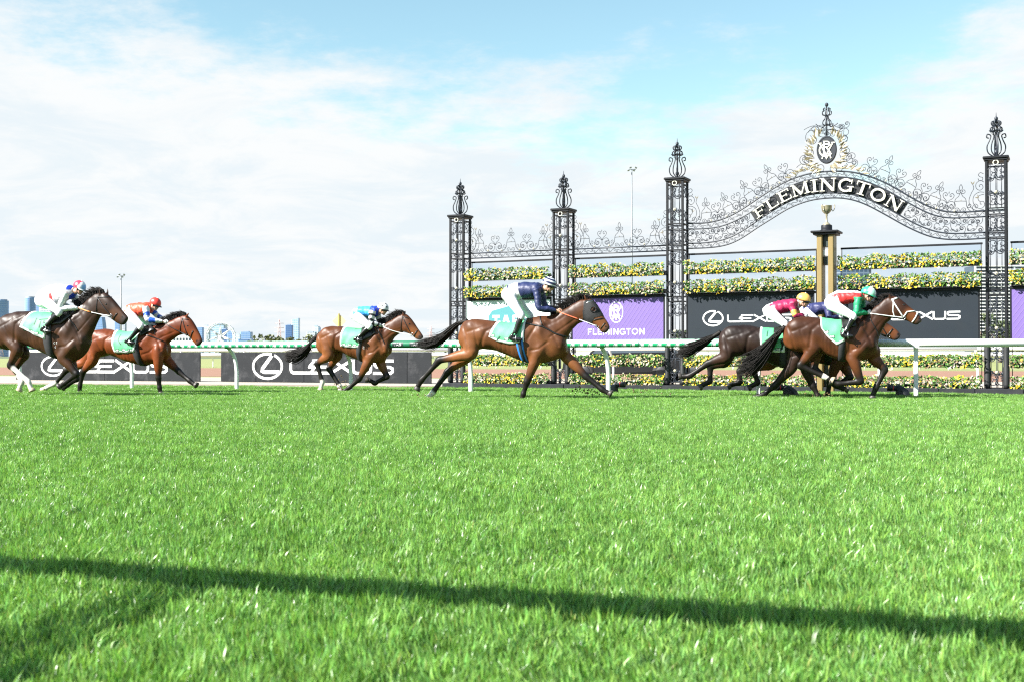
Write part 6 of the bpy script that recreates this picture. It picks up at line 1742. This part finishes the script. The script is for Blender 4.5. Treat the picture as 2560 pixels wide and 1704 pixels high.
# low white flats by the bright bay's muzzle
T = thing('apartment_block', 'low white apartment block below the bright bay horse muzzle', 'apartment block', (fx(455, 700), 700, 0), 0)
mw_ = mat('white_render', (.72,.72,.70), .8, var=.06); md_ = mat('dark_window', (.06,.08,.10), .2, var=.1)
w0 = fx(486, 700)-fx(424, 700); zt = fz(839, 700)
mb = MB(); mb.box(-w0/2, w0/2, 0, 9, 0, zt); part('wall', mb, mw_, T, False)
mb = MB(); mb.box(-.4, 1.1, 0, .3, 0, .001)
wm_ = MB().box(-.55, .55, -.06, .05, -.75, .75).mesh('window', True, False)
for i in range(8):
    for k in range(3):
        o = link('window', wm_, md_, T); o.location = (-w0/2 + (i+.5)*w0/8, 0, zt - 2 - k*3.2)
# apartment tower behind the right column
D_ = 1200; T = thing('apartment_tower', 'white apartment tower with banded balconies behind the last gate column', 'apartment tower', (fx(2440, D_), D_, 0), 0)
ww = fx(2700, D_)-fx(2440, D_); zt = fz(664, D_)
mb = MB(); mb.box(0, ww, 2, 30, 0, zt); part('wall', mb, md_, T, False)
nf = 27; fh = zt/nf
sl = MB().bbox(0, ww+.2, -1.2, 2.0, -.55, .55, .05).mesh('balcony', True, False)
for k in range(6, nf+1):
    o = link('balcony', sl, mw_, T); o.location = (0, 0, k*fh-.6)
pr = MB().box(-.5, .5, -.9, 2.1, 0, zt).mesh('fin', True, False)
for k in range(0, 9):
    o = link('fin', pr, mw_, T); o.location = (k*ww/8, 0.4, 0)

# the big observation wheel
m_wh = mat('white_wheel_steel', (.80,.80,.80), .5, var=.03)
DW = 5000; sc_ = DW/FOC
WH = thing('observation_wheel', 'white observation wheel with star shaped spokes on the skyline', 'ferris wheel', (fx(551, DW), DW, fz(842.5, DW)), .12)
R_ = 36*sc_
for rr_, yy, nm in ((R_, -5, 'rim'), (R_, 5, 'rim'), (R_*.88, 0, 'inner_rim')):
    mb = MB(); mb.tube([(rr_*math.cos(a), yy, rr_*math.sin(a)) for a in np.linspace(0, 6.283, 65)[:-1]], 2.3, 5, closed=True); part(nm, mb, m_wh, WH)
for k in range(7):
    a = math.pi/2 + k*2*math.pi/7
    for da in (-.24, 0, .24):
        mb = MB(); mb.tube([(R_*.10*math.cos(a+da*4), 0, R_*.10*math.sin(a+da*4)), (R_*.88*math.cos(a), 0, R_*.88*math.sin(a))], 2.0 if da else 1.5, 4); part('spoke', mb, m_wh, WH)
cabm = MB().ell((0,0,0), (2.6,2.2,2.2), 8, 6).mesh('cabin')
for k in range(21):
    a = k*2*math.pi/21; o = link('cabin', cabm, m_wh, WH); o.location = (R_*1.05*math.cos(a), 0, R_*1.05*math.sin(a))
for k in range(42):
    a = k*2*math.pi/42; mb = MB(); mb.tube([(R_*.88*math.cos(a), 0, R_*.88*math.sin(a)), (R_*math.cos(a+.075), -5 if k % 2 else 5, R_*math.sin(a+.075))], .7, 4); part('brace', mb, m_wh, WH)
hz_ = WH.location.z
for sx_ in (-1, 1):
    for yy in (-14, 14):
        mb = MB(); mb.tube([(0, yy*.5, 0), (sx_*26, yy, -hz_)], 2.0, 5); part('leg', mb, m_wh, WH)
mb = MB(); mb.tube([(0,-9,0),(0,9,0)], 4.5, 10); part('hub', mb, m_wh, WH)

# lattice pylons
m_pyl = mat('red_white_lattice', (.62,.42,.40), .7, var=.25, scale=.08)
def pylon(px, ytop, D, label):
    H = fz(ytop, D); T = thing('power_pylon', label, 'pylon', (fx(px, D), D, 0), .3, 'lattice pylons')
    for sx_, sy in ((-1,-1),(1,-1),(-1,1),(1,1)):
        mb = MB(); mb.tube([(sx_*6, sy*6, 0), (sx_*2, sy*2, H*.6), (sx_*.4, sy*.4, H)], .28, 4); part('leg', mb, m_pyl, T)
    n = 11
    for k in range(n):
        z0, z1 = H*k/n, H*(k+1)/n; w0_ = np.interp(z0, [0,H*.6,H],[6,2,.4]); w1_ = np.interp(z1,[0,H*.6,H],[6,2,.4]); mb = MB()
        mb.tube([(-w0_,-w0_,z0),(w1_,-w1_,z1)], .2, 3); mb.tube([(w0_,-w0_,z0),(-w1_,-w1_,z1)], .2, 3); part('brace', mb, m_pyl, T)
    for q in (.66, .78, .9):
        mb = MB(); mb.tube([(-7+4*(q-.66), 0, H*q),(7-4*(q-.66), 0, H*q)], .3, 4); part('cross_arm', mb, m_pyl, T)
pylon(698, 799, 1700, 'faint red and white pylon above the trees left of the dark blue tower')
pylon(1077, 815, 2000, 'faint pylon on the horizon between the bay muzzle and the gate')
pylon(2, 852, 2400, 'faint far pylon at the left edge')

# floodlight masts
m_mast = mat('galvanised_mast', (.24,.26,.28), .5, .3, var=.08)
def mast(px, ytop, D, r, label):
    H = fz(ytop, D); T = thing('light_mast', label, 'light mast', (fx(px, D), D, 0), .2, 'tall floodlight masts')
    mb = MB(); mb.tube([(0,0,0),(0,0,H*.5),(0,0,H)], [r, r*.8, r*.55], 8); part('pole', mb, m_mast, T)
    mb = MB(); mb.tube([(-r*4,0,H),(r*4,0,H)], r*.35, 5); part('cross_arm', mb, m_mast, T)
    for i, k in enumerate((-3.8, -1.8, 1.6, 3.6)):
        mb = MB(); s = r*1.1; mb.bbox(-s, s, -s*.5, s*.5, -s*.7, s*.7, s*.15); o = part('lamp_head', mb, m_mast, T, False); o.location = (r*k, -r*1.5, H + r*(1.5 if i % 2 else -1.2)); o.rotation_euler = (.5, .4*(1 if k > 0 else -1), 0)
mast(302, 690, 420, .30, 'thin pale floodlight mast between the two left jockeys')
mast(1580, 424, 150, .13, 'tall thin floodlight mast behind the purple banner bay')

# yellow diamond board
D_ = 62; T = thing('diamond_sign', 'yellow diamond board on a post behind the middle bay horse', 'sign', (fx(848, D_), D_, 0), -.2)
zc_ = fz(803, D_); s = .37; my = mat('yellow_sign_paint', (.78,.70,.26), .5, var=.06)
mb = MB(); mb.prism([(0,-s),(s,0),(0,s),(-s,0)], lambda x, z, d: (x, -d, zc_+z), .02, 0); part('plate', mb, my, T, False)
mb = MB(); mb.bbox(-.035, .045, -.075, -.022, 0, zc_+s+.02, .01); part('post', mb, mat('mustard_post', (.30,.26,.07), .5), T, False)

# trees
m_leafd = mat('olive_tree_leaves', (1,1,1), .7, var=.2, scale=.6, attr='tone'); m_bark = mat('grey_bark', (.13,.10,.08), .9, var=.2)
def tree(px, D, ytop, wpx, label, seed, cols, n=520, name='tree'):
    rg = np.random.default_rng(seed); H = fz(ytop, D); w = wpx/FOC*D*.72
    T = thing(name, label, 'tree', (fx(px, D), D, 0), 0, 'trees beyond the course')
    mb = MB(); mb.tube(catmull([(0,0,0),(.03*H,0,H*.2),(-.01*H,0,H*.45)], 4), [.045*H*(1-.5*i/8) for i in range(9)], 7)
    for k in range(5):
        a = rg.uniform(0, 6.28); mb.tube([(0,0,H*(.22+.05*k)), (math.cos(a)*w*.3, math.sin(a)*w*.3, H*(.45+.05*k)), (math.cos(a)*w*.6, math.sin(a)*w*.6, H*(.58+.06*k))], [.022*H,.014*H,.005*H], 5)
    part('trunk', mb, m_bark, T)
    mb = MB(); cl = [(rg.uniform(-.75,.75)*w, rg.uniform(-.6,.6)*w, H*rg.uniform(.25,.86), rg.uniform(.28,.48)*w) for _ in range(15)]; cl.append((0,0,H*.86,.3*w))
    for i in range(n):
        c = cl[rg.integers(len(cl))]; d = Vector(rg.normal(size=3)).normalized(); r = c[3]*rg.uniform(.55, 1.05)
        p = Vector(c[:3]) + Vector((d.x*r, d.y*r, d.z*r*.75)); p.z = min(max(p.z, H*.08), H)
        s = w*rg.uniform(.07,.15); u = Vector(rg.normal(size=3)).normalized(); v = u.orthogonal().normalized()
        col = cols[rg.integers(len(cols))]
        mb.add([p-u*s, p+v*s*.7, p+u*s, p-v*s*.7], [(0,1,2,3)], 0, col)
    part('crown', mb, m_leafd, T, False, True, False)
OL = [(.10,.115,.035),(.14,.15,.05),(.075,.09,.03),(.17,.17,.07)]
DG = [(.045,.07,.025),(.07,.10,.035),(.035,.05,.02),(.10,.12,.05)]
spec = [(671, 300, 836, 48, 'round olive tree left of the paired towers'), (697, 290, 840, 38, 'broad olive tree in front of the red and white pylon'), (724, 285, 838.5, 28, 'olive tree at the foot of the dark blue tower'),
        (745, 310, 844, 30, 'low olive tree under the tallest tower'), (772, 280, 834, 42, 'olive tree left of the bay horse tail'), (800, 285, 838, 34, 'olive tree behind the bay horse tail'),
        (636, 320, 842, 16, 'small lone tree right of the long blue block'), (624, 330, 848, 30, 'low shrubby tree before the long blue block'), (560, 340, 850, 26, 'low tree at the foot of the big wheel'), (590, 335, 851, 30, 'low bushy tree right of the big wheel'),
        (650, 325, 849, 26, 'low bushy tree between the lone tree and the round olive tree'), (470, 350, 851, 24, 'low tree under the bright bay horse muzzle')]
for i, (px, D, yt, w, lab) in enumerate(spec): tree(px, D, yt, w, lab, 40+i, OL)
for i, (px, D, yt, w, lab) in enumerate([(2462, 190, 772, 60, 'dark tree left of the last gate column'), (2500, 170, 792, 60, 'dark bushy tree behind the last gate column'), (2540, 180, 800, 60, 'dark tree right of the last gate column'), (2590, 185, 780, 70, 'dark tree beyond the picture edge banner'),
        (1700, 210, 822, 40, 'dark low tree behind the third column'), (2070, 220, 838, 50, 'dark low tree behind the gold post'), (1140, 260, 848, 36, 'low tree behind the first column')]):
    tree(px, D, yt, w, lab, 70+i, DG, 620)

# dark car parked behind the purple banner bay
CP = Plane(1548, 41.5, math.atan(.42)); T = thing('parked_car', 'dark parked car glimpsed between the flower boxes under the purple banner', 'car', CP.world(-2.1), CP.rz)
m_car = mat('black_car_paint', (.012,.012,.014), .18, var=.05, spec=.6); m_ty = mat('tyre_rubber', (.02,.02,.02), .8); m_rim = mat('dark_rim', (.03,.03,.032), .4, .3)
mb = MB(); prof = [(0,.42),(.05,.75),(.9,.92),(1.5,1.38),(3.2,1.42),(4.1,1.02),(4.45,.9),(4.5,.45),(4.2,.28),(.3,.28)]
R = [[(x, y, z*(1 if abs(y-.9) < .8 else .985)) for x, z in prof] for y in (0, .08, 1.72, 1.8)]; mb.rings(R); part('body', mb, m_car, T, False)
mb = MB(); mb.prism([(1.1,.98),(1.55,1.33),(3.15,1.36),(3.85,1.02)], lambda x, z, d: (x, -d, z), .004, -.001); part('window', mb, md_, T, False)
for wx in (.85, 3.6):
    for wy in (.0, 1.6):
        mb = MB(); mb.rings([[(wx + r*math.cos(a), y, .33 + r*math.sin(a)) for a in np.linspace(0,6.283,25)[:-1]] for r, y in ((.2,wy-.03),(.31,wy-.03),(.33,wy+.02),(.33,wy+.18),(.31,wy+.22))]); o = part('wheel', mb, m_ty, T)
        mb = MB(); mb.rings([[(wx + r*math.cos(a), y, .33 + r*math.sin(a)) for a in np.linspace(0,6.283,21)[:-1]] for r, y in ((.05,wy-.05),(.19,wy-.04),(.21,wy-.032))]); part('rim', mb, m_rim, o)

# remote cameras in black rain covers by the rail
m_bagc = mat('black_rain_cover', (.014,.016,.020), .5, var=.3, scale=12, bump=.6, bscale=12)
def covered_camera(px, D, H, W_, label, flip=1):
    T = thing('covered_camera', label, 'camera', (fx(px, D), D, 0), -.3, 'remote cameras under black covers')
    mb = MB(); R = []
    for q, k in ((0,.92),(.12,1.0),(.35,.93),(.6,.78),(.8,.56),(.93,.32),(1.0,.08)):
        ring = []
        for a in np.linspace(0, 6.283, 23)[:-1]:
            rr_ = W_*.5*k*(1 + .10*math.sin(5*a + q*3) + .08*mnoise.noise((math.cos(a)*2, math.sin(a)*2, q*4)))
            ring.append((rr_*math.cos(a) - flip*W_*.32*q*q, rr_*.8*math.sin(a), H*q))
        R.append(ring)
    mb.rings(R); part('rain_cover', mb, m_bagc, T)
    d = Vector((-flip*.95, -.25, .1)).normalized(); c = Vector((-flip*W_*.42, 0, H*.72)); mb = MB()
    mb.tube([c, c + d*.10, c + d*.11, c + d*.2], [.055,.055,.066,.07], 14); part('lens_hood', mb, m_bagc, T)
    mb = MB(); mb.tube([c + d*.085, c + d*.10], .0585, 14); part('lens_ring', mb, mat('red_ring', (.55,.02,.03), .4), T)
covered_camera(1977, 25.95, .27, .34, 'black covered camera on the grass beneath the leading horse')
covered_camera(2258, 25.45, .28, .30, 'black covered camera with red lens ring beside the right white post')
covered_camera(1533, 28.0, .30, .22, 'small black covered camera behind the curved white post', -1)

# torn turf thrown up by the hooves
mb = MB(); rg = np.random.default_rng(9)
for (px, py, D, sx_, sy, n) in ((1480, 979, 24.2, 60, 12, 44), (1448, 972, 24.6, 35, 9, 18), (852, 968, 29.1, 14, 34, 40), (1625, 975, 25.5, 50, 9, 16), (1055, 990, 24.4, 26, 8, 16), (2050, 985, 24.6, 40, 10, 20)):
    for i in range(n):
        a, b_ = px + rg.normal()*sx_*.5, py + rg.normal()*sy*.5; r_ = ray(a, b_); p = Vector((0,0,CAMH)) + r_*(D/r_.y); p.z = max(p.z, .02); s = rg.uniform(.006, .021)
        mb.ell(p, (s*1.3, s, s*.8), 6, 4, Matrix.Rotation(rg.uniform(0,3), 3, 'Y'), 0)
part('turf_clods', mb, mat('torn_turf', (.14,.10,.045), .95, var=.5, scale=20), None, True, kind='stuff')

# unseen rail added beside the camera to cast the shadow on the near grass
zb = 2.2; k_ = Vector((-SUN_TRAVEL.x/SUN_TRAVEL.z, -SUN_TRAVEL.y/SUN_TRAVEL.z, 0))
S0, S1 = Vector((-2.107, 4.94, 0)), Vector((1.575, 3.69, 0)); dd = (S1-S0).normalized()
B0, B1 = S0 - dd*7 - k_*zb, S1 + dd*6 - k_*zb; B0.z = B1.z = zb
BR = thing('shade_rail', 'unseen white rail added beside the camera to shade the near grass', 'rail', (0,0,0))
mb = MB(); mb.tube([B0, B0.lerp(B1,.5), B1], .115, 14); part('rail_tube', mb, m_white, BR)
top_ = Vector((-1.14, 4.66, 0)) - k_*zb; top_.z = zb
low_ = Vector((-1.50, 2.90, 0)) - k_*1.0; low_.z = 1.0
foot = low_ + (low_-top_)*(1.0/1.2)
for k in (-1, 0, 1):
    w_ = Vector((.16*k, .05*k, 0)); mb = MB(); mb.tube([top_ + w_*.5, low_ + w_*1.2, foot + w_*1.6], [.018,.04,.05], 8); part('brace', mb, m_white, BR)  # thin rods added for the partial shade branching off the rail's shadow
mb = MB(); mb.tube([Vector((B0.x, B0.y, 0)), B0], .1, 10); part('post', mb, m_white, BR)
mb = MB(); mb.tube([Vector((B1.x, B1.y, 0)), B1], .1, 10); part('post', mb, m_white, BR)
bpy.data.scenes.remove(TMP)
